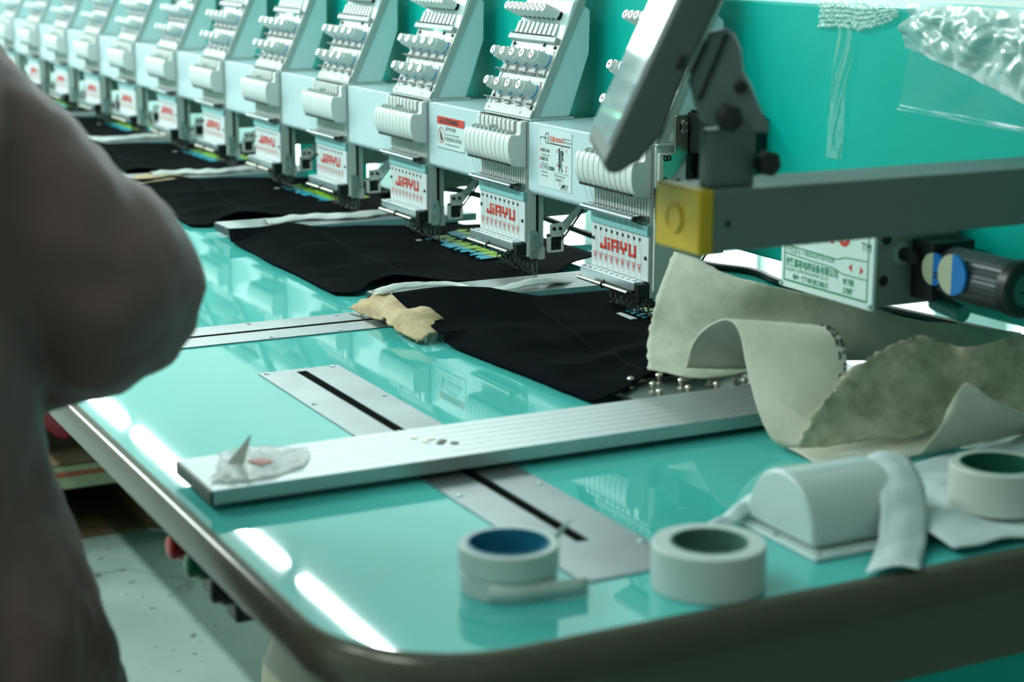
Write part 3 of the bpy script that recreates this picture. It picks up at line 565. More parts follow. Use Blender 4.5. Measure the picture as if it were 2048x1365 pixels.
# warning sticker (between third and second head)
c1 = covers[1]
s1 = MB().box(0.1080, 0.2030, sy, 0.0002, 0.1735, 0.2215).build('warning_sticker', M_stick, c1); s1['label'] = 'warning sticker with a red header'
mb = MB(); rect(mb, 0.1080, 0.2030, 0.2095, 0.2215); mb.build('red_header', M_red, s1)
text_on_face('▲ 注 意 WARNING', 0.0100, M_blackprint, s1, 0.1180, sy2-0.0003, 0.2120, bold=0.0002, sx=0.75)
mb = MB()
ringv = []
for k in range(24):
    a0, a1 = 2*math.pi*k/24, 2*math.pi*(k+1)/24
    mb.add([(0.1225+r_*1.0*math.cos(a), sy2, 0.1930+r_*1.05*math.sin(a)) for r_, a in ((0.0115, a0), (0.0115, a1), (0.0102, a1), (0.0102, a0))], [(0, 1, 2, 3)])
mb.add([(0.1145, sy2, 0.2005), (0.1155, sy2, 0.2015), (0.1305, sy2, 0.1855), (0.1295, sy2, 0.1845)], [(0, 1, 2, 3)])
mb.build('prohibition_mark', M_red, s1)
mb = MB(); mb.prism([(0.1200, 0.1975), (0.1230, 0.1965), (0.1260, 0.1900), (0.1275, 0.1860), (0.1245, 0.1865), (0.1230, 0.1835), (0.1205, 0.1870), (0.1185, 0.1920)], sy2, sy, 'y'); rect(mb, 0.1222, 0.1230, 0.1965, 0.2020); mb.build('hand_pictogram', M_blackprint, s1)
for z, t_, sz in ((0.2015, '运转中勿 触摸', 0.0070), (0.1945, 'Do not touch when operating', 0.0048), (0.1865, '检修机器请先切断电源', 0.0068), (0.1795, 'Turn off power before service', 0.0048)):
    text_on_face(t_, sz, M_blackprint, s1, 0.1365, sy2, z, sx=0.85)
mb = MB(); rect(mb, 0.1080, 0.2030, 0.1737, 0.1743); mb.build('rule', M_blackprint, s1)

# ------------------------------------------------------------------ end of the head row: plates, sensor, needle position gearbox
ep = thing('colour_change_bracket', 'steel colour change bracket and black motor at the end of the head row', 'bracket', (0.0, 0.0, T))
MB().box(0.0760, 0.0800, 0.000, 0.030, 0.060, 0.262).build('end_cheek', M_body, ep, 0.0008)
MB().box(0.0800, 0.0860, 0.001, 0.040, 0.190, 0.232).build('bracket_plate', M_body, ep, 0.0015)
MB().prism([(0.004, 0.197), (0.010, 0.197), (0.021, 0.205), (0.040, 0.228), (0.040, 0.275), (0.037, 0.278), (0.023, 0.278), (0.021, 0.275), (0.021, 0.232), (0.004, 0.228)], 0.0860, 0.0885, 'x').build('slotted_arm', M_brass, ep, 0.0008)
for y, z in ((0.0345, 0.2680), (0.0345, 0.2590), (0.008, 0.2260), (0.013, 0.2260), (0.008, 0.2000), (0.028, 0.1960)):
    MB().lathe((0.0884 if y > 0.03 else 0.0862, y, z), (1, 0, 0), [(0, 0.0040), (0.003, 0.0036), (0.003, 0.0016), (0.0018, 0.0014)], 12).build('screw', M_chrome if y > 0.03 else M_dark, ep)
MB().box(0.0884, 0.0890, 0.0270, 0.0300, 0.2590, 0.2670).build('slot', M_hole, ep)
MB().box(0.070, 0.150, 0.041, 0.110, 0.232, 0.2800).build('motor_block', M_black, ep, 0.002)
for k in range(5): MB().box(0.072, 0.148, 0.046+0.012*k, 0.052+0.012*k, 0.2795, 0.2830).build('cooling_fin', M_dark, ep)
MB().cyl((0.076, 0.075, 0.212), (0.125, 0.075, 0.212), 0.022, 24).build('drive_pulley', M_dark, ep, 0.001)
MB().prism([(0.060, 0.205), (0.088, 0.202), (0.080, 0.222), (0.068, 0.222)], 0.125, 0.127, 'x').build('belt_clip', M_chrome, ep)
MB().box(0.0765, 0.1500, 0.0420, 0.1150, 0.1400, 0.1880).build('end_casting', M_cast, ep, 0.004)
MB().prism([(0.010, 0.100), (0.105, 0.100), (0.105, 0.190), (0.010, 0.190)], 0.0702, 0.0764, 'x').build('rear_casting', M_body, ep, 0.002)
MB().box(0.0800, 0.0900, -0.003, 0.010, 0.165, 0.190).cyl((0.085, 0.002, 0.150), (0.085, 0.002, 0.168), 0.005, 10).build('black_stop', M_black, ep, 0.001)

gb = thing('needle_position_gearbox', 'grey gearbox with a green printed needle position plate and black motor', 'gearbox', (0.0, 0.0, T))
MB().box(0.350, 0.500, 0.0025, 0.114, 0.1170, 0.2230).build('gearbox_body', mat('gearbox_grey_green', (0.20, 0.25, 0.21), 0.55, var=0.12, scale=30, bump=0.15), gb, 0.003)
lp = MB().box(0.3450, 0.5050, -0.0010, 0.0035, 0.1150, 0.2250).build('name_plate', mat('plate_white', (0.66, 0.80, 0.76), 0.35), gb, 0.0012)
for x, z in ((0.3475, 0.1190), (0.5015, 0.1200)): MB().lathe((x, -0.0008, z), (0, -1, 0), [(0, 0.003), (0.002, 0.0025)], 10).build('rivet', M_chrome, lp)
gy = -0.0013
def gl(mb, x0, z0, x1, z1, wd=0.0006):
    d = Vector((x1-x0, 0, z1-z0)).normalized(); n = Vector((-d.z, 0, d.x))*wd
    mb.add([(x0+n.x, gy, z0+n.z), (x1+n.x, gy, z1+n.z), (x1-n.x, gy, z1-n.z), (x0-n.x, gy, z0-n.z)], [(0, 1, 2, 3)])
mb = MB(); X0, X1 = 0.3520, 0.4960
gl(mb, X0, 0.1235, X1, 0.1235, 0.0010); gl(mb, X0, 0.1235, X0, 0.221, 0.0008); gl(mb, X1, 0.1235, X1, 0.221, 0.0008)
gl(mb, X0, 0.1620, 0.445, 0.1600); gl(mb, 0.445, 0.1600, 0.458, 0.1640); gl(mb, 0.458, 0.1640, X1, 0.1655)
gl(mb, X0, 0.1530, 0.438, 0.1500); gl(mb, 0.438, 0.1500, 0.455, 0.1460); gl(mb, 0.455, 0.1460, X1, 0.1460)
mb.build('frame_lines', M_greenprint, lp)
text_on_face('针位显示 / NEEDLEPOSITION', 0.0085, M_greenprint, lp, 0.3550, gy, 0.1550, sx=0.78)
text_on_face('诸暨嘉裕电脑设备有限公司', 0.0100, M_greenprint, lp, 0.3540, gy, 0.1405, bold=0.0002, sx=0.78)
text_on_face('ZHUJI JIAYU COMPUTER EQUIPMENT CO LTD', 0.0052, M_greenprint, lp, 0.3540, gy, 0.1345, sx=0.72)
text_on_face('地址：诸暨市城西工业新城', 0.0066, M_greenprint, lp, 0.3680, gy, 0.1265, bold=0.0002, sx=0.8)
text_on_face('针下回', 0.0070, M_greenprint, lp, 0.4560, gy, 0.1365, bold=0.0003, sx=0.85); text_on_face('工作指', 0.0070, M_greenprint, lp, 0.4560, gy, 0.1270, bold=0.0003, sx=0.85)
text_on_face('JIAYU', 0.034, M_red, lp, 0.3900, gy, 0.1765, bold=0.0012, sx=0.9); text_on_face('TM', 0.012, M_blackprint, lp, 0.4840, gy, 0.1760)
mb = MB().add([(0.4640, gy, 0.1550), (0.4700, gy, 0.1595), (0.4700, gy, 0.1505)], [(0, 1, 2)]).add([(0.4890, gy, 0.1545), (0.4830, gy, 0.1590), (0.4830, gy, 0.1500)], [(0, 1, 2)]); mb.build('arrow_marks', M_red, lp)
for y, z, r in ((0.018, 0.1880, 0.0058), (0.016, 0.1450, 0.0058)): MB().cyl((0.4985, y, z), (0.5008, y, z), r, 18).build('bolt_hole', M_hole, gb)
MB().lathe((0.4985, 0.038, 0.172), (1, 0, 0), [(0, 0.012), (0.003, 0.0115), (0.003, 0.0085), (0.0045, 0.0085)], 24).build('shaft_boss', M_cast, gb, smooth=True)
MB().cyl((0.502, 0.038, 0.172), (0.522, 0.038, 0.172), 0.0070, 16).build('shaft', M_black, gb)
MB().box(0.506, 0.540, 0.046, 0.100, 0.1270, 0.1880).build('motor_mount', M_black, gb, 0.0015)
M_motor = mat('motor_grey', (0.045, 0.05, 0.055), 0.35, 0.4)
mo = MB().lathe((0.540, 0.070, 0.157), (1, 0, 0), [(0, 0.0240), (0.004, 0.0265, 1), (0.095, 0.0265, 1), (0.096, 0.0262)], 72, 0.025).build('motor', M_motor, gb, smooth=False)
MB().lathe((0.636, 0.070, 0.157), (1, 0, 0), [(0, 0.0285), (0.012, 0.0285), (0.014, 0.0265), (0.014, 0.0170), (0.0115, 0.0165)], 40).build('motor_end_ring', M_black, gb, smooth=True)
MB().cyl((0.636, 0.070, 0.157), (0.6485, 0.070, 0.157), 0.0166, 32).build('motor_end_disc', mat('teal_grey_disc', (0.02, 0.14, 0.11), 0.5), gb)
MB().box(0.6484, 0.6492, 0.0630, 0.0780, 0.1535, 0.1555).build('disc_slot', M_black, gb)
M_blue = mat('blue_enamel', (0.005, 0.20, 0.62), 0.35); M_cream = mat('cream_enamel', (0.58, 0.60, 0.42), 0.4)
for cx_, r_, yy in ((0.5420, 0.0165, 0.0440), (0.5745, 0.0205, 0.0405)):
    for sgn, mt, nm in ((1, M_blue, 'blue_half'), (-1, M_cream, 'cream_half')):
        poly = [(cx_+sgn*r_*math.sin(math.pi*k/16), 0.162+r_*math.cos(math.pi*k/16)) for k in range(17)]
        MB().prism(poly, yy, yy+0.004, 'y').build(nm, mt, gb)
MB().cyl((0.500, 0.085, 0.117), (0.545, 0.085, 0.112), 0.009, 14).build('oil_pipe', mat('teal_pipe', (0.05, 0.30, 0.28), 0.35), gb, smooth=True)

# black cable on the table behind the heads
cb = tag(MB().tube(spline([(-1.2, 0.16, T+0.006), (-0.9, 0.20, T+0.05), (-0.55, 0.30, T+0.006), (-0.42, 0.34, T+0.006), (-0.30, 0.33, T+0.005), (-0.22, 0.36, T+0.005), (-0.12, 0.345, T+0.005), (0.05, 0.36, T+0.005), (0.3, 0.40, T+0.005)], 50), 0.0055, 8).build('power_cable', M_black, None, smooth=True), 'black power cable lying on the table under the beam', 'cable')

# ------------------------------------------------------------------ control screen on its arm
M_armgrey = mat('arm_grey_paint', (0.12, 0.17, 0.16), 0.42, var=0.04, scale=30)
M_mon = mat('screen_case_grey', (0.075, 0.10, 0.095), 0.4, var=0.04, scale=20)
M_yellow = mat('yellow_cap', (0.52, 0.36, 0.008), 0.45)
ar = thing('support_arm', 'grey square support arm with a yellow end cap bolted to the beam', 'arm', (0.625, 0.115, T+0.251))
MB().box(-0.035, 0.035, -0.415, 0.001, -0.027, 0.027).build('arm_tube', M_armgrey, ar, 0.002)
MB().box(-0.0365, 0.0365, -0.430, -0.4145, -0.0285, 0.0285).build('end_cap', M_yellow, ar, 0.003)
MB().lathe((-0.003, -0.4295, 0.0), (0, -1, 0), [(0, 0.013), (0.0025, 0.0125), (0.0025, 0.0112), (0.0016, 0.0108)], 24).build('cap_boss', M_yellow, ar, smooth=True)
MB().lathe((0.0345, -0.400, -0.002), (1, 0, 0), [(0, 0.003), (0.0012, 0.0028)], 12).build('arm_screw', M_dark, ar)
po = MB().box(0.004, 0.020, -0.412, -0.362, 0.026, 0.078).build('post', M_armgrey, ar, 0.004)
MB().lathe((0.018, -0.357, 0.047), (1, 0, 0), [(0, 0.006), (0.006, 0.006), (0.007, 0.0115, 1), (0.017, 0.0115, 1), (0.019, 0.008)], 12, 0.12).build('clamp_knob', M_black, ar, smooth=True)
a24 = math.radians(26)
mn = thing('control_screen', 'tilted dark grey control screen box clamped on the support arm', 'screen', (0.64, -0.35, T))
mn.rotation_euler = (0, 0, -a24)     # screen turned towards the far operators
k_ = 1.0
fr_ = [(-0.3929, 0.3045), (-0.3323, 0.439), (-0.2652, 0.588)]; bk_ = [(-0.2290, 0.585), (-0.2959, 0.439), (-0.3306, 0.3626), (-0.3420, 0.3263), (-0.351, 0.3171), (-0.3614, 0.3057), (-0.3801, 0.2939), (-0.3899, 0.2960)]
poly = [((y+0.35)*k_, z) for y, z in fr_+bk_]
MB().prism(poly, -0.190, 0.010, 'x').build('case', M_mon, mn, 0.006, seg=3)
d_ = Vector((0, (fr_[2][0]-fr_[0][0])*k_, fr_[2][1]-fr_[0][1])).normalized(); nrm = Vector((0, -d_.z, d_.y))
cmid = Vector((-0.090, (fr_[0][0]+fr_[2][0])/2*k_+0.35*k_, (fr_[0][1]+fr_[2][1])/2))
M_screen = mat('glossy_screen', (0.25, 0.34, 0.35), 0.12, spec=0.5, coat=0.15)
MB().obox(cmid+nrm*0.0005, (0.095, 0, 0), d_*0.140, nrm*0.0012).build('screen_glass', M_screen, mn, 0.0006)
for y, z, hw, hh in ((-0.3282, 0.388, 0.003, 0.006),):
    MB().obox((0.0105, (y+0.35)*k_, z), (0.0008, 0, 0), nrm*hw, d_*hh).build('port', M_black, mn)
MB().prism([(0.0605, 0.4156), (0.0678, 0.4094), (0.0733, 0.3962), (0.0754, 0.38), (0.0826, 0.3679), (0.089, 0.3524), (0.099, 0.3322), (0.0983, 0.328), (0.0681, 0.3288), (0.0433, 0.336), (0.0360, 0.350), (0.030, 0.372), (0.046, 0.412)], -0.012, -0.002, 'x').build('tilt_bracket', M_armgrey, mn, 0.002)
MB().prism([(0.0365, 0.3557), (0.0585, 0.4106), (0.0625, 0.4106), (0.0405, 0.3557)], -0.004, 0.0005, 'x').build('tilt_slot', M_dark, mn, 0.001)
MB().obox((-0.0015, 0.0375, 0.391), (0.0008, 0, 0), (0, 0.0022, -0.0012), (0, 0.006, 0.0135)).build('bracket_slot', M_black, mn)
MB().lathe((-0.002, 0.0729, 0.3671), (1, 0, 0), [(0, 0.0055), (0.004, 0.0055), (0.005, 0.004)], 16).build('pivot_bolt', M_dark, mn, smooth=True)
MB().lathe((-0.002, 0.0627, 0.3415), (1, 0, 0), [(0, 0.006), (0.006, 0.006), (0.007, 0.0120, 1), (0.018, 0.0120, 1), (0.020, 0.008)], 12, 0.12).build('clamp_knob', M_black, mn, smooth=True)

# plastic wrap over the beam end
M_bub = mat('bubble_wrap', (0.55, 0.75, 0.70), 0.15, alpha=0.55, trans=0.55, var=0.15, scale=220, bump=1.0, bdist=0.004)
def hang(name, x0, x1, h0, h1, n, mt, fn, y=0.1125, thick=0.0008):
    vs = []; fs = []; mN = 40
    for i in range(n):
        for j in range(mN):
            u, v = i/(n-1), j/(mN-1); x, z, dy = fn(u, v)
            vs.append((x, y-dy, T+z))
    for i in range(n-1):
        for j in range(mN-1): fs.append((i*mN+j, (i+1)*mN+j, (i+1)*mN+j+1, i*mN+j+1))
    me = bpy.data.meshes.new(name); me.from_pydata(vs, [], fs); me.shade_smooth()
    return put(name, me, mt)
def f_bub(u, v):
    x = 0.248+0.140*u; low = 0.385+0.004*math.sin(5*u)+0.024*max(0, u-0.55)/0.45
    z = 0.420-(0.420-low)*v; return x, z, 0.002+0.0022*abs(math.sin(u*52+(1.57 if int(v*6) % 2 else 0)))*abs(math.sin(v*6*math.pi))+0.004*abs(noise.noise(Vector((u*9, v*4, 3))))
bw = tag(hang('bubble_wrap_piece', 0, 0, 0, 0, 120, M_bub, f_bub), 'torn bubble wrap hanging over the top of the teal beam', 'bubble wrap')
M_film = mat('clear_tape_film', (0.30, 0.70, 0.60), 0.12, trans=0.85, alpha=0.22, bump=0.5, scale=60, bdist=0.004)
def f_tape(u, v):
    x = 0.283+0.030*u-0.016*v; z = 0.388-0.146*v; return x+0.002*math.sin(v*9), z, 0.0015+0.004*(1-v)*abs(math.sin(u*5+v*6))+0.001*abs(math.sin(v*60))*max(0, 0.6-v)
tag(hang('clear_tape_strip', 0, 0, 0, 0, 24, M_film, f_tape), 'strip of clear packing tape stuck on the teal beam', 'tape strip')
M_wrap = mat('crumpled_film_glare', (0.78, 0.88, 0.88), 0.14, trans=0.35, alpha=0.7, spec=1.0)  # pale, mostly opaque base paints white glare into the clear film
def f_wrap(u, v):
    x = 0.410+0.34*u; z = 0.420-(0.045+0.085*u)*v
    q = Vector((x*26, z*26, 1.3)); r_ = abs(noise.noise(q))*0.022+abs(noise.noise(q*2.3))*0.012
    return x, z, 0.003+r_*(0.35+0.65*math.sin(math.pi*min(1, v*1.1)))
tag(hang('plastic_film', 0, 0, 0, 0, 110, M_wrap, f_wrap), 'crumpled shiny clear plastic film over the beam end', 'plastic film')
M_film2 = mat('thin_clear_film', (0.35, 0.75, 0.65), 0.10, trans=0.9, alpha=0.05)
def f_film(u, v):
    x = 0.395+0.36*u+0.02*(1-v); z = 0.395-0.090*v-0.012*u*v
    ed = 0.004*math.exp(-((v-0.97)/0.03)**2)
    return x, z, 0.0015+0.0015*abs(math.sin(u*11+v*4))+ed
tag(hang('clear_film_sheet', 0, 0, 0, 0, 60, M_film2, f_film), 'thin smooth clear film clinging to the teal beam', 'plastic film')

# ------------------------------------------------------------------ embroidery frame bars
def bar(x0, y0, y1, label, h0=0.007, h1=0.020, wd=0.104):
    t = thing('frame_bar', label, 'frame bar', (x0, y0, T), 0, 'aluminium frame bars across the table')
    top = []
    for k in range(7):
        a_ = 0.0148*k; top += [(a_+0.0006, h1), (a_+0.0138, h1), (a_+0.0141, h1-0.0002), (a_+0.0148, h1-0.0002)]
    top = [(0, h1)]+top[1:-2]+[(wd, h1)]
    mb = MB().prism(top+[(wd, h0), (0, h0)], 0.0012, y1-y0, 'y')
    mb.build('extrusion', M_alu, t)
    MB().box(-0.0003, wd+0.0003, -0.0012, 0.0016, h0-0.0002, h1-0.0008).build('end_cap', M_black, t, 0.0004)
    return t
b0 = bar(0.388, -0.700, 0.30, 'long wide aluminium frame bar crossing the slotted plate near the tape rolls')
for x, y in ((0.030, 0.225), (0.040, 0.238), (0.052, 0.245), (0.064, 0.252), (0.046, 0.230), (0.058, 0.240)):
    MB().lathe((x, y, 0.0200), (0, 0, 1), [(0, 0.0042), (0.0009, 0.0040), (0.0012, 0.0025)], 10).build('rivet', M_brass if x < 0.05 else M_dark, b0)
MB().cyl((0.052, 0.245, -0.001), (0.052, 0.245, 0.0075), 0.0060, 14).build('slider', M_steel, b0)
for y_ in (0.05, 0.9): MB().box(0.02, 0.085, y_, y_+0.03, 0.0, 0.0075).build('glide_pad', M_black, b0)
for k in range(1, 7):
    t = bar(0.388-0.66*k, -0.236, 0.20, 'aluminium frame bar between the %s and %s black garments from the tape rolls' % (ORD[k-1], ORD[k]))
    for y_ in (0.03, 0.38): MB().box(0.02, 0.085, y_, y_+0.03, 0.0, 0.0075).build('glide_pad', M_black, t)
# clamp plate with ball studs beside the long bar
cp = thing('clamp_plate', 'dark steel clamp plate with rows of chrome ball studs beside the long bar', 'clamp plate', (0.29, -0.19, T))
MB().box(0.0, 0.097, 0.0, 0.30, 0.003, 0.0105).build('plate', mat('dull_steel', (0.22, 0.25, 0.24), 0.4, 0.9, var=0.1, scale=30), cp, 0.0008)
MB().box(0.0, 0.002, 0.0, 0.30, 0.0, 0.0125).build('plate_lip', M_chrome, cp)
for i in range(6):
    for j in range(3):
        x, y = 0.018+0.030*j, 0.022+0.036*i+(0.010 if j % 2 else 0)
        MB().lathe((x, y, 0.010), (0, 0, 1), [(0, 0.0048), (0.0015, 0.0046), (0.0020, 0.0022), (0.0060, 0.0020), (0.0066, 0.0030), (0.0085, 0.0041), (0.0105, 0.0037), (0.0120, 0.0018)], 12).build('ball_stud', M_brass, cp, smooth=True)

# ------------------------------------------------------------------ black garments with embroidery
M_cloth = mat('black_cotton', (0.0034, 0.0052, 0.0060), 0.9, var=0.25, scale=300, bump=0.25, bdist=0.0006, spec=0.02)
M_seam = mat('black_seam', (0.0055, 0.008, 0.009), 0.9, spec=0.1)
M_tag = mat('white_tag', (0.6, 0.7, 0.7), 0.6)
def thread_mat():
    m = bpy.data.materials.new('green_blue_thread'); m.use_nodes = True; nt = m.node_tree; b = nt.nodes['Principled BSDF']; L = nt.links
    tc = nt.nodes.new('ShaderNodeTexCoord'); sp = nt.nodes.new('ShaderNodeSeparateXYZ'); L.new(tc.outputs['Generated'], sp.inputs[0])
    r = nt.nodes.new('ShaderNodeValToRGB'); e = r.color_ramp.elements
    e[0].position = 0.0; e[0].color = (0.05, 0.58, 0.78, 1); e[1].position = 1.0; e[1].color = (0.46, 0.85, 0.05, 1)
    k = e.new(0.38); k.color = (0.08, 0.62, 0.76, 1); k = e.new(0.60); k.color = (0.44, 0.82, 0.06, 1)
    L.new(sp.outputs['Y'], r.inputs[0]); L.new(r.outputs[0], b.inputs['Base Color']); b.inputs['Roughness'].default_value = 0.45
    wv = nt.nodes.new('ShaderNodeTexNoise'); wv.inputs['Scale'].default_value = 900; L.new(tc.outputs['Object'], wv.inputs['Vector'])
    bp = nt.nodes.new('ShaderNodeBump'); bp.inputs['Strength'].default_value = 0.5; bp.inputs['Distance'].default_value = 0.0005; L.new(wv.outputs['Fac'], bp.inputs['Height']); L.new(bp.outputs[0], b.inputs['Normal'])
    return m
M_emb = thread_mat()
GL = [(-0.5035, -0.2471, 0.004), (-0.4996, -0.1927, 0.017), (-0.5083, -0.1418, 0.0245), (-0.446, -0.1088, 0.0245), (-0.4341, -0.0436, 0.024), (-0.4108, 0.0309, 0.022), (-0.405, 0.11, 0.018), (-0.41, 0.20, 0.0135)]
GR = [(-0.0205, -0.2562, 0.003), (-0.0026, -0.2225, 0.006), (-0.0332, -0.19, 0.012), (-0.0257, -0.151, 0.02), (0.0379, -0.1006, 0.018), (0.0462, -0.0361, 0.016), (0.0414, 0.0512, 0.0135), (-0.0284, 0.1248, 0.0135), (-0.0722, 0.2, 0.0135)]
def garment(i):
    gx = P_*(1-2*i); seed = 3.1*i+0.7; rnd = random.Random(40+i)
    L_ = spline(GL, 44); R_ = spline(GR, 44); nu, nv = 70, 44
    if i == 0:
        L_ = spline([(-0.4683, -0.2578, 0.036), (-0.4763, -0.1786, 0.032), (-0.4414, -0.1159, 0.026), (-0.4442, -0.0404, 0.024), (-0.4483, 0.0421, 0.022), (-0.45, 0.12, 0.018), (-0.45, 0.2, 0.0135)], 44)
        R_ = spline([(-0.0061, -0.2276, 0.005), (0.0077, -0.1987, 0.0145), (-0.030, -0.1404, 0.018), (-0.045, -0.08, 0.0235), (-0.05, 0.02, 0.0145), (-0.05, 0.17, 0.0135)], 44)
    vs = []; fs = []
    for a in range(nu):
        u = a/(nu-1)
        for b in range(nv):
            v = b/(nv-1)
            p = L_[b].lerp(R_[b], u); base = 0.0125
            q = Vector((p.x*7+seed, p.y*9, seed)); k = min(1.0, abs(noise.noise(q))*1.6)
            z = p.z*(1-u)**4*1.0 + R_[b].z*u**4
            wgt = 1-(1-u)**4-u**4
            z += wgt*base
            fold = 0.011*noise.noise(Vector((p.x*6+seed, p.y*14+seed*2, 0.3)))+0.006*noise.noise(Vector((p.x*18, p.y*10+seed, 2.1)))
            fl_ = max(0.0, min(1.0, (-0.02-p.y)/0.09))
            z += fold*fl_*wgt + 0.0006*fl_*noise.noise(Vector((p.x*60, p.y*60, seed)))
            if i == 0 and u < 0.45: z = max(z, 0.036*(1-u/0.45)**1.5*max(0, min(1, (0.02-p.y)/0.15))+0.006)
            if i == 0: z += 0.006*max(0, 1-abs(u-0.74)/0.09)*fl_
            # front hem droops to the table
            if v < 0.12 and not (i == 0 and u < 0.30): z = z*(v/0.12)+0.0045*(1-v/0.12)+0.003*max(0, noise.noise(Vector((p.x*22+seed, 0, 1))))
            yy = p.y+(0.006*noise.noise(Vector((p.x*8+seed, 4, 0))) if v < 0.2 else 0)
            dist = max(0.003, z)
            if dist < 0.0225:   # never sink into the bars
                for kb in range(8):
                    bx = 0.388-0.66*kb
                    if bx-0.006 < gx+p.x < bx+0.110 and yy > -0.268: dist = max(dist, 0.0225)
            vs.append((gx+p.x, yy, T+dist))
    for a in range(nu-1):
        for b in range(nv-1): fs.append((a*nv+b, (a+1)*nv+b, (a+1)*nv+b+1, a*nv+b+1))
    me = bpy.data.meshes.new('garment'); me.from_pydata(vs, [], fs); me.shade_smooth()
    o = put('black_garment', me, M_cloth); so = o.modifiers.new('solid', 'SOLIDIFY'); so.thickness = 0.0014; so.offset = -1.0 if me.polygons[0].normal.z < 0 else 1.0
    tag(o, '%s black garment panel being embroidered, counted from the tape rolls' % ORD[i], 'garment', 'black garments laid along the machine')
    bsm = [Vector(vs[a*nv+int(nv*0.42)])+Vector((0, 0, 0.0014)) for a in range(4, nu-4)]
    MB().tube(bsm, 0.0007, 5).build('seam', M_seam, o, smooth=True)
    hz = T+0.0162
    MB().obox((gx-0.320, 0.003, hz), (0.020, 0.0, 0), (0.0, 0.0045, 0), (0, 0, 0.0006)).build('white_tag', M_tag, o)
    # two rows of lettering, strokes running across the table
    for row, (ya, yb) in enumerate(((0.017, 0.062), (0.070, 0.116))):
        mb = MB(); x = gx-0.345+(-0.015 if row else 0)
        sk = 0.16
        def st(xa, xb, y0, y1):
            vs = [(xa+(y0-ya)*sk*-1, y0, hz), (xb+(y0-ya)*sk*-1, y0, hz), (xb+(y1-ya)*sk*-1, y1, hz), (xa+(y1-ya)*sk*-1, y1, hz)]
            mb.add(vs+[(q[0], q[1], q[2]+0.0012) for q in vs], [(0, 3, 2, 1), (4, 5, 6, 7), (0, 1, 5, 4), (1, 2, 6, 5), (2, 3, 7, 6), (3, 0, 4, 7)])
        while x < gx-0.105:
            n = rnd.choice((2, 2, 3)); wst = 0.0072; gap = 0.0052; hh = yb-ya
            for k in range(n):
                lo = ya+(0.0 if rnd.random() < 0.7 else 0.25*hh); hi = yb-(0.0 if rnd.random() < 0.7 else 0.25*hh)
                st(x+k*(wst+gap), x+k*(wst+gap)+wst, lo, hi)
            cy = rnd.choice((ya, ya+0.42*hh, yb-0.2*hh)); st(x, x+(n-1)*(wst+gap)+wst, cy, cy+0.2*hh)
            x += n*(wst+gap)+0.003
        o2 = mb.build('embroidered_lettering', M_emb, o); o2['label'] = 'embroidery lettering in green and blue thread'
    return o
for i in range(7): garment(i)

# ------------------------------------------------------------------ torn cardboard, ribbon and stabiliser sheets
def wood_mat(name, c0, c1, sc):
    m = bpy.data.materials.new(name); m.use_nodes = True; nt = m.node_tree; b = nt.nodes['Principled BSDF']; L = nt.links
    tc = nt.nodes.new('ShaderNodeTexCoord'); n = nt.nodes.new('ShaderNodeTexNoise'); n.inputs['Scale'].default_value = sc; n.inputs['Detail'].default_value = 7; n.inputs['Roughness'].default_value = 0.65; L.new(tc.outputs['Object'], n.inputs['Vector'])
    r = nt.nodes.new('ShaderNodeValToRGB'); r.color_ramp.elements[0].position = 0.32; r.color_ramp.elements[1].position = 0.68; r.color_ramp.elements[0].color = tuple(c0)+(1,); r.color_ramp.elements[1].color = tuple(c1)+(1,)
    L.new(n.outputs['Fac'], r.inputs[0]); L.new(r.outputs[0], b.inputs['Base Color']); b.inputs['Roughness'].default_value = 0.9; b.inputs['Specular IOR Level'].default_value = 0.2
    bp = nt.nodes.new('ShaderNodeBump'); bp.inputs['Strength'].default_value = 0.35; bp.inputs['Distance'].default_value = 0.0012; L.new(n.outputs['Fac'], bp.inputs['Height']); L.new(bp.outputs[0], b.inputs['Normal'])
    return m
M_card = wood_mat('torn_cardboard', (0.40, 0.31, 0.18), (0.56, 0.45, 0.28), 70)
M_felt = wood_mat('felt_backing', (0.38, 0.42, 0.33), (0.56, 0.58, 0.47), 38)
M_felt2 = wood_mat('smooth_backing', (0.52, 0.53, 0.43), (0.58, 0.59, 0.48), 60)
M_mott = wood_mat('mottled_backing', (0.28, 0.28, 0.19), (0.58, 0.56, 0.42), 46)
cdb = tag(sheet('torn_cardboard', CARDBOARD, 40, 18, M_card, 0.0028, 0.0035, 45, edge=0.006, seed=2.0), 'torn tan cardboard scrap tucked under the edge of a black garment', 'cardboard')
c2b = []
tag(sheet('torn_cardboard', [[(-1.62, -0.24, 0.004), (-1.55, -0.26, 0.006), (-1.47, -0.27, 0.004)], [(-1.62, -0.17, 0.012), (-1.55, -0.19, 0.020), (-1.47, -0.20, 0.016)], [(-1.62, -0.12, 0.018), (-1.55, -0.12, 0.022), (-1.47, -0.12, 0.022)]], 20, 10, M_card, 0.002, 0.002, 40, edge=0.003, seed=5.0), 'small tan cardboard scrap beyond the elbow of the person', 'cardboard')
M_ribbon = mat('white_nonwoven', (0.62, 0.68, 0.64), 0.7, var=0.06, scale=60, bump=0.2)
rc = spline(RIBBON, 60)
rows = [[(p.x-0.010, p.y-0.004, p.z+0.001) for p in rc[::3]], [(p.x, p.y, p.z+0.006+0.002*math.sin(k)) for k, p in enumerate(rc[::3])], [(p.x+0.012, p.y+0.004, p.z+0.0015) for p in rc[::3]]]
tag(sheet('stabiliser_ribbon', rows, 70, 8, M_ribbon, 0.001, 0.0015, 60), 'narrow white stabiliser ribbon twisted along the frame bar behind the cardboard', 'ribbon')
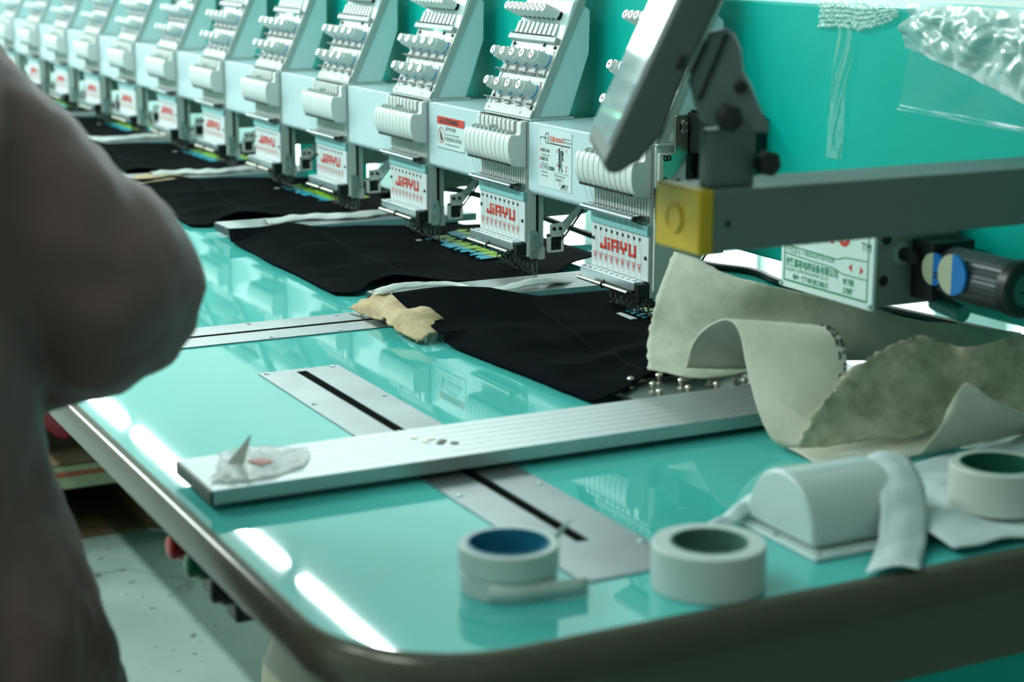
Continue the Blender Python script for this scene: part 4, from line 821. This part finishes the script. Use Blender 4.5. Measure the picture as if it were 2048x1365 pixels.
for k in (2, 3, 4):
    bx = 0.388-0.66*k
    rr = [[(bx+0.03+0.02*j+0.012*math.sin(i*1.3+k), -0.17+0.035*i, 0.022+0.006*math.sin(math.pi*j/2)) for i in range(9)] for j in range(3)]
    tag(sheet('stabiliser_scrap', rr, 40, 8, M_ribbon, 0.001, 0.003, 40, seed=k*2.0, edge=0.004), 'white stabiliser scrap on the bar beyond the %s black garment from the tape rolls' % ORD[k-1], 'ribbon')
tag(sheet('backing_sheet', STAB_BACK, 60, 40, M_felt, 0.0018, 0.004, 16, seed=1.0, edge=0.003), 'tall standing sheet of grey felt backing next to the first head', 'backing sheet')
ba = tag(sheet('backing_sheet', STAB_ARCH, 40, 60, M_felt2, 0.0018, 0.0015, 14, seed=4.0), 'smooth grey backing sheet bent into an arch over the long bar', 'backing sheet')
mk = MB(); rnd = random.Random(9)
RR = [spline(r, 60) for r in STAB_ARCH]
for i in range(24, 44):
    for j in range(2):
        if rnd.random() < 0.4: continue
        p = RR[1][i].lerp(RR[2][i], 0.86+0.09*j); n = (RR[1][i+1]-RR[1][i]).normalized()
        up_ = n.cross((RR[2][i]-RR[1][i]).normalized()).normalized()
        if up_.z < 0 and i < 36: up_ = -up_
        if i >= 36 and up_.x < 0: up_ = -up_
        c = p+up_*0.0030+Vector((0, 0, T)); mk.obox(c-up_*0.0006, n*0.0016, (RR[2][i]-RR[1][i]).normalized()*0.0012, up_*0.0008)
mk.build('stamped_dashes', M_blackprint, ba)
tag(sheet('backing_sheet', STAB_MOTTLED, 60, 40, M_mott, 0.0018, 0.004, 18, seed=7.0, edge=0.004), 'rough mottled brown-grey backing sheet heaped beside the white paper', 'backing sheet')
tag(sheet('backing_sheet', STAB_FLAP, 50, 20, M_felt2, 0.0014, 0.0012, 14, seed=8.0, edge=0.0015), 'flat cream backing flap lying on the teal table under the mottled sheet', 'backing sheet')
tag(sheet('backing_sheet', STAB_CURL, 40, 30, M_felt2, 0.0014, 0.002, 14, seed=9.0), 'curled pale corner of backing sheet with a pointed tip', 'backing sheet')

# ------------------------------------------------------------------ tape rolls, dome, paper, film scrap
def roll(name, label, loc, r, ri, hh, mt, mcore, stack=False, mrim=None):
    t = thing(name, label, 'tape roll', (loc[0], loc[1], T+loc[2]), 0, 'tape rolls on the table')
    N = 48
    def tubeshape(ro, rin, z0, z1, ch=0.0012):
        mb = MB(); pr = [(rin, z0), (ro-ch, z0), (ro, z0+ch), (ro, z1-ch), (ro-ch, z1), (rin, z1)]; vs = []; fs = []
        for (q, z) in pr:
            for k in range(N): vs.append((q*math.cos(2*math.pi*k/N), q*math.sin(2*math.pi*k/N), z))
        n = len(pr)
        for i in range(n):
            for k in range(N): fs.append((i*N+k, i*N+(k+1) % N, ((i+1) % n)*N+(k+1) % N, ((i+1) % n)*N+k))
        return mb.add(vs, fs)
    if stack:
        tubeshape(r, ri+0.002, 0, hh*0.46).build('wound_tape', mt, t, smooth=True); tubeshape(r+0.0012, ri+0.002, hh*0.47, hh).build('wound_tape', mt, t, smooth=True)
    else: tubeshape(r, ri+0.002, 0, hh).build('wound_tape', mt, t, smooth=True)
    tubeshape(ri+0.0021, ri, 0.0002, hh+0.0006, 0.0004).build('core', mcore, t, smooth=True)
    return t
M_tape = mat('white_tape', (0.50, 0.60, 0.57), 0.45, var=0.03, scale=40); M_tape2 = mat('cream_tape', (0.55, 0.62, 0.55), 0.4, var=0.03, scale=40)
M_coreb = mat('blue_core', (0.01, 0.16, 0.27), 0.5, var=0.5, scale=60, stretch=(1, 1, 3)); M_coreg = mat('grey_green_core', (0.07, 0.17, 0.13), 0.7, var=0.6, scale=130); M_cored = mat('dark_green_core', (0.005, 0.10, 0.06), 0.5)
tr1 = roll('tape_roll', 'white double-sided tape roll with a blue core and loose end', (0.771, -0.553, 0.0), 0.0375, 0.0305, 0.037, M_tape, M_coreb, True)
N_ = 18
lead = [[(0.030+0.004*k, -0.030+0.0062*k, 0.0005) for k in range(5)], [(0.030+0.004*k, -0.030+0.0062*k, 0.016) for k in range(5)]]
def strip(pts, z0, z1, name, mt, parent, thick=0.0006):
    vs = []; fs = []; n = len(pts)
    for (x, y, dz) in pts: vs += [(x, y, z0+dz), (x, y, z1+dz)]
    for k in range(n-1): fs.append((2*k, 2*k+2, 2*k+3, 2*k+1))
    me = bpy.data.meshes.new(name); me.from_pydata(vs, [], fs); me.shade_smooth(); o = put(name, me, mt, parent)
    so = o.modifiers.new('s', 'SOLIDIFY'); so.thickness = thick; return o
strip([(0.0375*math.cos(a)+0.0006, 0.0375*math.sin(a), 0) for a in [-0.9+0.12*k for k in range(9)]]+[(0.0385+0.001*k, 0.006+0.008*k, 0) for k in range(1, 6)], 0.0004, 0.015, 'loose_end', M_tape, tr1)
MB().add([(0.0, 0.035, 0.034), (-0.006, 0.036, 0.020), (-0.024, 0.066, 0.036), (-0.0205, 0.070, 0.043), (0.0005, 0.0362, 0.034), (-0.0055, 0.0372, 0.020), (-0.0235, 0.0672, 0.036), (-0.020, 0.0712, 0.043)], [(0, 1, 2, 3), (4, 5, 6, 7), (0, 1, 5, 4), (1, 2, 6, 5), (2, 3, 7, 6), (3, 0, 4, 7)]).build('raised_end', M_tape, tr1)
roll('tape_roll', 'thick white tape roll with a speckled grey-green core near the table end', (0.836, -0.413, 0.0), 0.0445, 0.0285, 0.036, M_tape, M_coreg)
roll('tape_roll', 'cream tape roll with a dark green core standing on the white paper', (0.806, -0.098, 0.0105), 0.041, 0.0305, 0.0375, M_tape2, M_cored)
# glossy half-round cover
dm = thing('half_round_cover', 'glossy white half-round plastic cover with a flat flange', 'cover', (0.772, -0.305, T))
M_gloss = mat('glossy_white_plastic', (0.50, 0.62, 0.60), 0.18, coat=0.3)
arc = [(0.048*math.cos(math.pi*k/20), 0.006+0.054*math.sin(math.pi*k/20)) for k in range(21)]
MB().prism(arc, 0.004, 0.095, 'y').build('dome', M_gloss, dm, 0.004, seg=3)
MB().box(-0.062, 0.062, -0.004, 0.100, 0.0, 0.0045).build('flange', M_gloss, dm, 0.0015)
for x, y in ((-0.055, 0.003), (0.055, 0.003), (0.0, -0.001)): MB().cyl((x, y+0.002, 0.0040), (x, y+0.002, 0.0049), 0.0022, 10).build('screw_hole', M_hole, dm)
M_paper = mat('white_tissue', (0.55, 0.66, 0.66), 0.75, var=0.04, scale=30, bump=0.25, bdist=0.004)
tis = []
def bump_grid(G):
    return G
tp = sheet('white_paper', [[(0.690, -0.225, 0.003), (0.685, -0.18, 0.003), (0.672, -0.13, 0.003), (0.658, -0.06, 0.003), (0.640, 0.02, 0.003), (0.610, 0.12, 0.003), (0.60, 0.2, 0.003)], [(0.76, -0.215, 0.010), (0.755, -0.165, 0.012), (0.745, -0.12, 0.007), (0.735, -0.06, 0.006), (0.725, 0.02, 0.006), (0.715, 0.12, 0.012), (0.715, 0.2, 0.006)], [(0.83, -0.205, 0.012), (0.83, -0.165, 0.016), (0.825, -0.12, 0.006), (0.82, -0.06, 0.005), (0.81, 0.02, 0.006), (0.80, 0.12, 0.006), (0.80, 0.2, 0.006)], [(0.872, -0.200, 0.006), (0.874, -0.155, 0.007), (0.872, -0.10, 0.004), (0.868, -0.03, 0.004), (0.862, 0.04, 0.004), (0.86, 0.12, 0.004), (0.86, 0.2, 0.004)]], 70, 40, M_paper, 0.0008, 0.0055, 24, seed=3.0, zmin=0.002)
tag(tp, 'crumpled white tissue paper spread at the table end under a tape roll', 'paper')
# twisted paper strips: one over the dome foot, one trailing along its back
def band(name, label, path, wv, mt, n=50, thick=0.0008):
    c = spline(path, n); rows_ = [[], [], []]
    for k, p in enumerate(c):
        w0 = Vector(wv[0]).lerp(Vector(wv[1]), k/(n-1))
        rows_[0].append(p-w0); rows_[1].append(p+Vector((0, 0, 0.004*abs(math.sin(k*0.33))+0.002))); rows_[2].append(p+w0)
    return tag(sheet(name, rows_, n, 9, mt, thick, 0.002, 60, zmin=0.0015), label, 'paper')
band('paper_strip', 'twisted white paper strip hanging over the end of the half-round cover', [(0.705, -0.185, 0.004), (0.735, -0.190, 0.030), (0.772, -0.195, 0.056), (0.810, -0.205, 0.040), (0.838, -0.225, 0.016), (0.858, -0.245, 0.006), (0.885, -0.272, 0.004)], ((0.0, 0.020, 0), (0.006, 0.022, 0)), M_paper)
band('paper_strip', 'thin white paper strip trailing behind the half-round cover to the thick tape roll', [(0.735, -0.350, 0.003), (0.728, -0.320, 0.008), (0.712, -0.29, 0.012), (0.697, -0.26, 0.010), (0.685, -0.22, 0.008), (0.68, -0.16, 0.006)], ((0.006, 0.004, 0), (0.016, 0.0, 0)), M_paper)
# plastic scrap on the long bar
M_scrap = mat('crinkled_clear_plastic', (0.70, 0.76, 0.75), 0.12, alpha=0.55, trans=0.35, var=0.2, scale=80, bump=1.0, bdist=0.004)
fs2 = tag(sheet('plastic_scrap', FILMBIT, 40, 26, M_scrap, 0.0004, 0.002, 90, seed=6.0, edge=0.004, zmin=0.0206), 'crinkled clear plastic scrap stuck on the end of the long bar', 'plastic scrap')
MB().add([(0.427, -0.665, T+0.022), (0.440, -0.655, T+0.022), (0.428, -0.642, T+0.047), (0.4275, -0.664, T+0.022), (0.4405, -0.654, T+0.022), (0.4285, -0.641, T+0.047)], [(0, 1, 2), (3, 4, 5), (0, 1, 4, 3), (1, 2, 5, 4), (2, 0, 3, 5)]).build('upright_corner', mat('grey_film', (0.30, 0.34, 0.28), 0.5), fs2)
MB().obox((0.440, -0.636, T+0.0243), (0.008, 0.003, 0), (-0.002, 0.008, 0), (0, 0, 0.0004)).build('red_print_mark', mat('faded_red_print', (0.45, 0.12, 0.10), 0.5), fs2)

# ------------------------------------------------------------------ boxes on the floor
M_brown = mat('brown_cardboard', (0.15, 0.088, 0.04), 0.85, var=0.12, scale=12)
M_browni = mat('dark_box_inside', (0.05, 0.03, 0.016), 0.9, var=0.1, scale=12)
bx = thing('cardboard_box', 'open brown cardboard box lying on its side on the floor', 'box', (-2.2, -0.33, 0.0))
L0, L1, Hh = -0.26, 0.235, 0.180
MB().box(-0.25, 0.25, L0, L1, 0.0, 0.006).build('side_panel', M_brown, bx); MB().box(-0.25, 0.25, L0, L1, Hh-0.006, Hh).build('side_panel', M_brown, bx)
MB().box(-0.25, 0.25, L0, L0+0.006, 0.006, Hh-0.006).build('side_panel', M_brown, bx); MB().box(-0.25, 0.25, L1-0.006, L1, 0.006, Hh-0.006).build('side_panel', M_brown, bx)
MB().box(-0.25, -0.244, L0+0.006, L1-0.006, 0.006, Hh-0.006).build('bottom_panel', M_browni, bx)
MB().obox((0.296, L1+0.045, 0.088), (0.048, 0.048, 0), (-0.002, 0.002, 0), (0, 0, 0.086)).build('flap', M_brown, bx)
MB().obox((0.262, -0.02, Hh-0.028), (0.002, 0, 0.001), (0, 0.22, 0), (0, 0, 0.026)).build('label_flap', mat('cream_label', (0.42, 0.42, 0.28), 0.6), bx)
MB().obox((0.2645, 0.10, Hh-0.020), (0.0006, 0, 0), (0, 0.085, 0), (0, 0, 0.006)).build('red_label_print', mat('orange_red_print', (0.45, 0.10, 0.05), 0.6), bx)
tr = thing('cardboard_tray', 'shallow brown cardboard tray standing on the open box', 'box', (-2.25, -0.33, Hh))
MB().box(-0.28, 0.20, -0.25, 0.29, 0.0, 0.006).build('tray_base', M_brown, tr)
for a in ((0.194, 0.20, -0.25, 0.29), (-0.28, -0.274, -0.25, 0.29), (-0.274, 0.194, -0.25, -0.244), (-0.274, 0.194, 0.284, 0.29)): MB().box(a[0], a[1], a[2], a[3], 0.006, 0.085).build('tray_side', M_browni, tr)
M_redp = mat('red_plastic', (0.55, 0.03, 0.03), 0.35); M_pink = mat('pink_bag', (0.60, 0.08, 0.12), 0.45, bump=0.4, scale=30)
sb = thing('spray_bottle', 'red spray bottle with white trigger in the cardboard tray', 'bottle', (-2.20, -0.14, Hh+0.006))
MB().lathe((0, 0, 0), (0, 0, 1), [(0, 0.036), (0.004, 0.038), (0.11, 0.038), (0.145, 0.026), (0.165, 0.014), (0.175, 0.014)], 24).build('bottle_body', M_redp, sb, smooth=True)
MB().lathe((0, 0, 0.172), (0, 0, 1), [(0, 0.016), (0.022, 0.016), (0.024, 0.012)], 16).box(-0.012, 0.055, -0.011, 0.011, 0.194, 0.222).build('spray_head', mat('white_cap', (0.6, 0.66, 0.62), 0.4), sb, 0.002)
MB().prism([(0.030, 0.194), (0.044, 0.194), (0.050, 0.160), (0.043, 0.158)], -0.006, 0.006, 'y').build('trigger', M_redp, sb, 0.001)
pb = MB(); vs_ = []; fs_ = []
for i in range(13):
    for k in range(24):
        a = 2*math.pi*k/24; t_ = i/12; r_ = (0.075*math.sin(math.pi*(0.12+0.80*t_))**0.6)*(1+0.14*math.sin(3*a+t_*4)+0.07*math.sin(7*a))
        vs_.append((r_*math.cos(a), 1.1*r_*math.sin(a), 0.15*t_))
for i in range(12):
    for k in range(24): fs_.append((i*24+k, i*24+(k+1) % 24, (i+1)*24+(k+1) % 24, (i+1)*24+k))
fs_.append(tuple(range(23, -1, -1))); fs_.append(tuple(12*24+k for k in range(24)))
o = pb.add(vs_, fs_).build('plastic_bag', M_pink, None, smooth=True); o.location = (-2.12, -0.27, Hh+0.006); tag(o, 'crumpled pink plastic bag bundle in the cardboard tray', 'bag')

# ------------------------------------------------------------------ the person: long padded coat, right hand in the coat pocket, walking line away from the viewer
pr = thing('person', 'person in a long taupe padded coat standing beside the table, hand in pocket', 'person', (0.46, -1.03, 0.0))
M_coat = mat('taupe_padded_coat', (0.165, 0.088, 0.080), 0.62, var=0.10, scale=6, bump=0.25, bdist=0.01, sheen=0.15)
M_skin = mat('skin', (0.50, 0.32, 0.24), 0.5, var=0.05, scale=30); M_hair = mat('dark_hair', (0.012, 0.010, 0.009), 0.45, bump=0.6, scale=120, stretch=(6, 6, 1))
M_trouser = mat('dark_trousers', (0.02, 0.022, 0.025), 0.8); M_shoe = mat('dark_shoes', (0.015, 0.015, 0.015), 0.5)
# body: one skinned figure facing -X
bv = []; be = []; br = []
def jv(p, r): bv.append(p); br.append(r); return len(bv)-1
def chain(start, pts):
    c = start
    for p, r in pts:
        n = jv(p, r); be.append((c, n)); c = n
    return c
pel = jv((0, 0, 0.86), 0.12)
chest = chain(pel, [((0.0, 0, 1.00), 0.115), ((-0.01, 0, 1.11), 0.120), ((0.0, 0, 1.20), 0.10)])
neck = chain(chest, [((-0.005, 0, 1.33), 0.055), ((-0.02, 0, 1.39), 0.05)])
head = chain(neck, [((-0.025, 0, 1.45), 0.075), ((-0.03, 0, 1.52), 0.085), ((-0.025, 0, 1.585), 0.062)])
for s in (-1, 1):
    chain(pel, [((0, 0.09*s, 0.80), 0.085), ((-0.005, 0.10*s, 0.46), 0.058), ((0.01, 0.10*s, 0.09), 0.040), ((-0.06, 0.105*s, 0.045), 0.038), ((-0.14, 0.11*s, 0.035), 0.030)])
    el = (0.02, 0.238*s, 1.05)
    hand = chain(chest, [((0, 0.125*s, 1.19), 0.050), (el, 0.042), ((-0.06, 0.185*s, 1.000), 0.034), ((-0.105, 0.150*s, 0.970), 0.026)])
    for q in range(4): chain(hand, [((-0.135, (0.180-0.012*q)*s, 0.925-0.006*q), 0.009), ((-0.150, (0.176-0.012*q)*s, 0.895-0.004*abs(q-1)), 0.008), ((-0.150, (0.172-0.012*q)*s, 0.872-0.004*abs(q-1)), 0.007)])
    chain(hand, [((-0.120, 0.150*s, 0.915), 0.010), ((-0.135, 0.140*s, 0.892), 0.008)])
me = bpy.data.meshes.new('body'); me.from_pydata(bv, be, []); me.update(); body = put('body', me, M_skin, pr)
sm = body.modifiers.new('skin', 'SKIN'); sk = me.skin_vertices[0].data
for i, r in enumerate(br): sk[i].radius = (r, r); sk[i].use_root = (i == pel)
sd = body.modifiers.new('sub', 'SUBSURF'); sd.levels = 2; sd.render_levels = 2; sm.use_smooth_shade = True
# face details and hair
fc = MB()
fc.lathe((-0.105, 0, 1.505), (-0.5, 0, -0.35), [(0, 0.010), (0.012, 0.012), (0.022, 0.010), (0.026, 0.004)], 12).build('nose', M_skin, pr, smooth=True)
for s in (-1, 1):
    MB().lathe((-0.108, 0.031*s, 1.530), (-1, 0, 0), [(0, 0.011), (0.004, 0.0095), (0.007, 0.004)], 14).build('eye', mat('eye_dark', (0.03, 0.025, 0.02), 0.2), pr, smooth=True)
    MB().ring((-0.02, 0.082*s, 1.51), (0.2, 1, 0), 0.020, 0.008, 16, 6).build('ear', M_skin, pr, smooth=True)
MB().tube(spline([(-0.108, -0.022, 1.462), (-0.114, 0, 1.459), (-0.108, 0.022, 1.462)], 9), 0.0045, 6).build('mouth', mat('lips', (0.40, 0.16, 0.14), 0.5), pr, smooth=True)
hv = []; hf = []
for i in range(17):
    th = math.pi*i/16*0.86
    for k in range(28):
        a = 2*math.pi*k/28; front = max(0, -math.cos(a)); r_ = 0.101+0.004*math.sin(9*a)
        z = 1.535+0.105*math.cos(th); cut = 1.0
        lowlim = 1.555 if front > 0.45 else (1.44 if front < 0.1 else 1.50)
        z = max(z, lowlim); hv.append((-0.015+r_*1.04*math.sin(th)*math.cos(a), r_*0.95*math.sin(th)*math.sin(a), z))
for i in range(16):
    for k in range(28): hf.append((i*28+k, i*28+(k+1) % 28, (i+1)*28+(k+1) % 28, (i+1)*28+k))
MB().add(hv, hf).build('hair', M_hair, pr, smooth=True)
for s in (-1, 1):
    MB().lathe((0.0, 0.10*s, 0.10), (0, 0, 1), [(0, 0.062), (0.34, 0.080), (0.66, 0.110), (0.72, 0.10)], 20).build('trouser_leg', M_trouser, pr, smooth=True)
    MB().prism([(-0.20, 0.0), (0.07, 0.0), (0.075, 0.05), (0.05, 0.11), (-0.03, 0.11), (-0.07, 0.075), (-0.17, 0.055), (-0.205, 0.03)], 0.055*s if s > 0 else -0.148, 0.148 if s > 0 else -0.055, 'y').build('shoe', M_shoe, pr, 0.012, seg=3)
# coat: torso rings, sleeves and hood fused into one padded surface
def ringloft(mb, levels, N=40):
    vs = []; fs = []
    for (z, cx, cy, rx, ry) in levels:
        for k in range(N):
            a = 2*math.pi*k/N; vs.append((cx+rx*math.cos(a), cy+ry*math.copysign(abs(math.sin(a))**0.85, math.sin(a)), z))
    n = len(levels)
    for i in range(n-1):
        for k in range(N): fs.append((i*N+k, i*N+(k+1) % N, (i+1)*N+(k+1) % N, (i+1)*N+k))
    fs.append(tuple(range(N-1, -1, -1))); fs.append(tuple((n-1)*N+k for k in range(N))); mb.add(vs, fs)
ct = MB()
ringloft(ct, [(0.42, 0.0, 0.0, 0.205, 0.292), (0.50, 0.0, 0.0, 0.210, 0.284), (0.60, 0.0, 0.0, 0.205, 0.268), (0.70, 0.0, 0.0, 0.195, 0.252), (0.80, 0.0, 0.0, 0.183, 0.230), (0.88, 0.0, 0.0, 0.170, 0.205), (0.95, 0.0, 0.0, 0.160, 0.190), (1.02, 0.0, 0.0, 0.160, 0.185), (1.10, 0.0, 0.0, 0.165, 0.185), (1.18, 0.0, 0.0, 0.160, 0.184), (1.24, 0.0, 0.0, 0.150, 0.180), (1.285, 0.0, 0.0, 0.135, 0.152), (1.325, 0.0, 0.0, 0.115, 0.112), (1.36, 0.0, 0.0, 0.095, 0.09)])
for s in (1, -1):
    sp = spline([(0.0, 0.105*s, 1.235), (0.010, 0.155*s, 1.170), (0.020, 0.215*s, 1.100), (0.020, 0.258*s, 1.048), (-0.010, 0.236*s, 1.018), (-0.050, 0.200*s, 0.998), (-0.100, 0.155*s, 0.975)], 40)
    rs = [0.066+0.012*math.sin(math.pi*min(1, k/24))-(0.016*max(0, (k-24)/15)) for k in range(40)]
    ct.tube(sp, 0.08, 20, rs)
ct.tube(spline([(-0.03, -0.095, 1.335), (0.05, -0.085, 1.345), (0.085, 0.0, 1.335), (0.05, 0.085, 1.345), (-0.03, 0.095, 1.335)], 24), 0.055, 14, [0.028+0.020*math.sin(math.pi*k/23) for k in range(24)])
coat = ct.build('coat', M_coat, pr, smooth=True)
rm = coat.modifiers.new('remesh', 'REMESH'); rm.mode = 'VOXEL'; rm.voxel_size = 0.011; rm.use_smooth_shade = True
sm_ = coat.modifiers.new('smooth', 'SMOOTH'); sm_.factor = 0.5; sm_.iterations = 6
tx = bpy.data.textures.new('padding', 'CLOUDS'); tx.noise_scale = 0.085; tx.noise_depth = 2
dp = coat.modifiers.new('padding', 'DISPLACE'); dp.texture = tx; dp.strength = 0.022; dp.mid_level = 0.5; dp.texture_coords = 'LOCAL'
tx2 = bpy.data.textures.new('creases', 'CLOUDS'); tx2.noise_scale = 0.030; tx2.noise_depth = 1
dp2 = coat.modifiers.new('creases', 'DISPLACE'); dp2.texture = tx2; dp2.strength = 0.007; dp2.mid_level = 0.5; dp2.texture_coords = 'LOCAL'
for s in (1, -1): MB().tube(spline([(-0.10, 0.205*s, 0.99), (-0.125, 0.170*s, 0.955), (-0.135, 0.150*s, 0.90)], 12), 0.006, 8).build('pocket_welt', M_coat, pr, smooth=True)
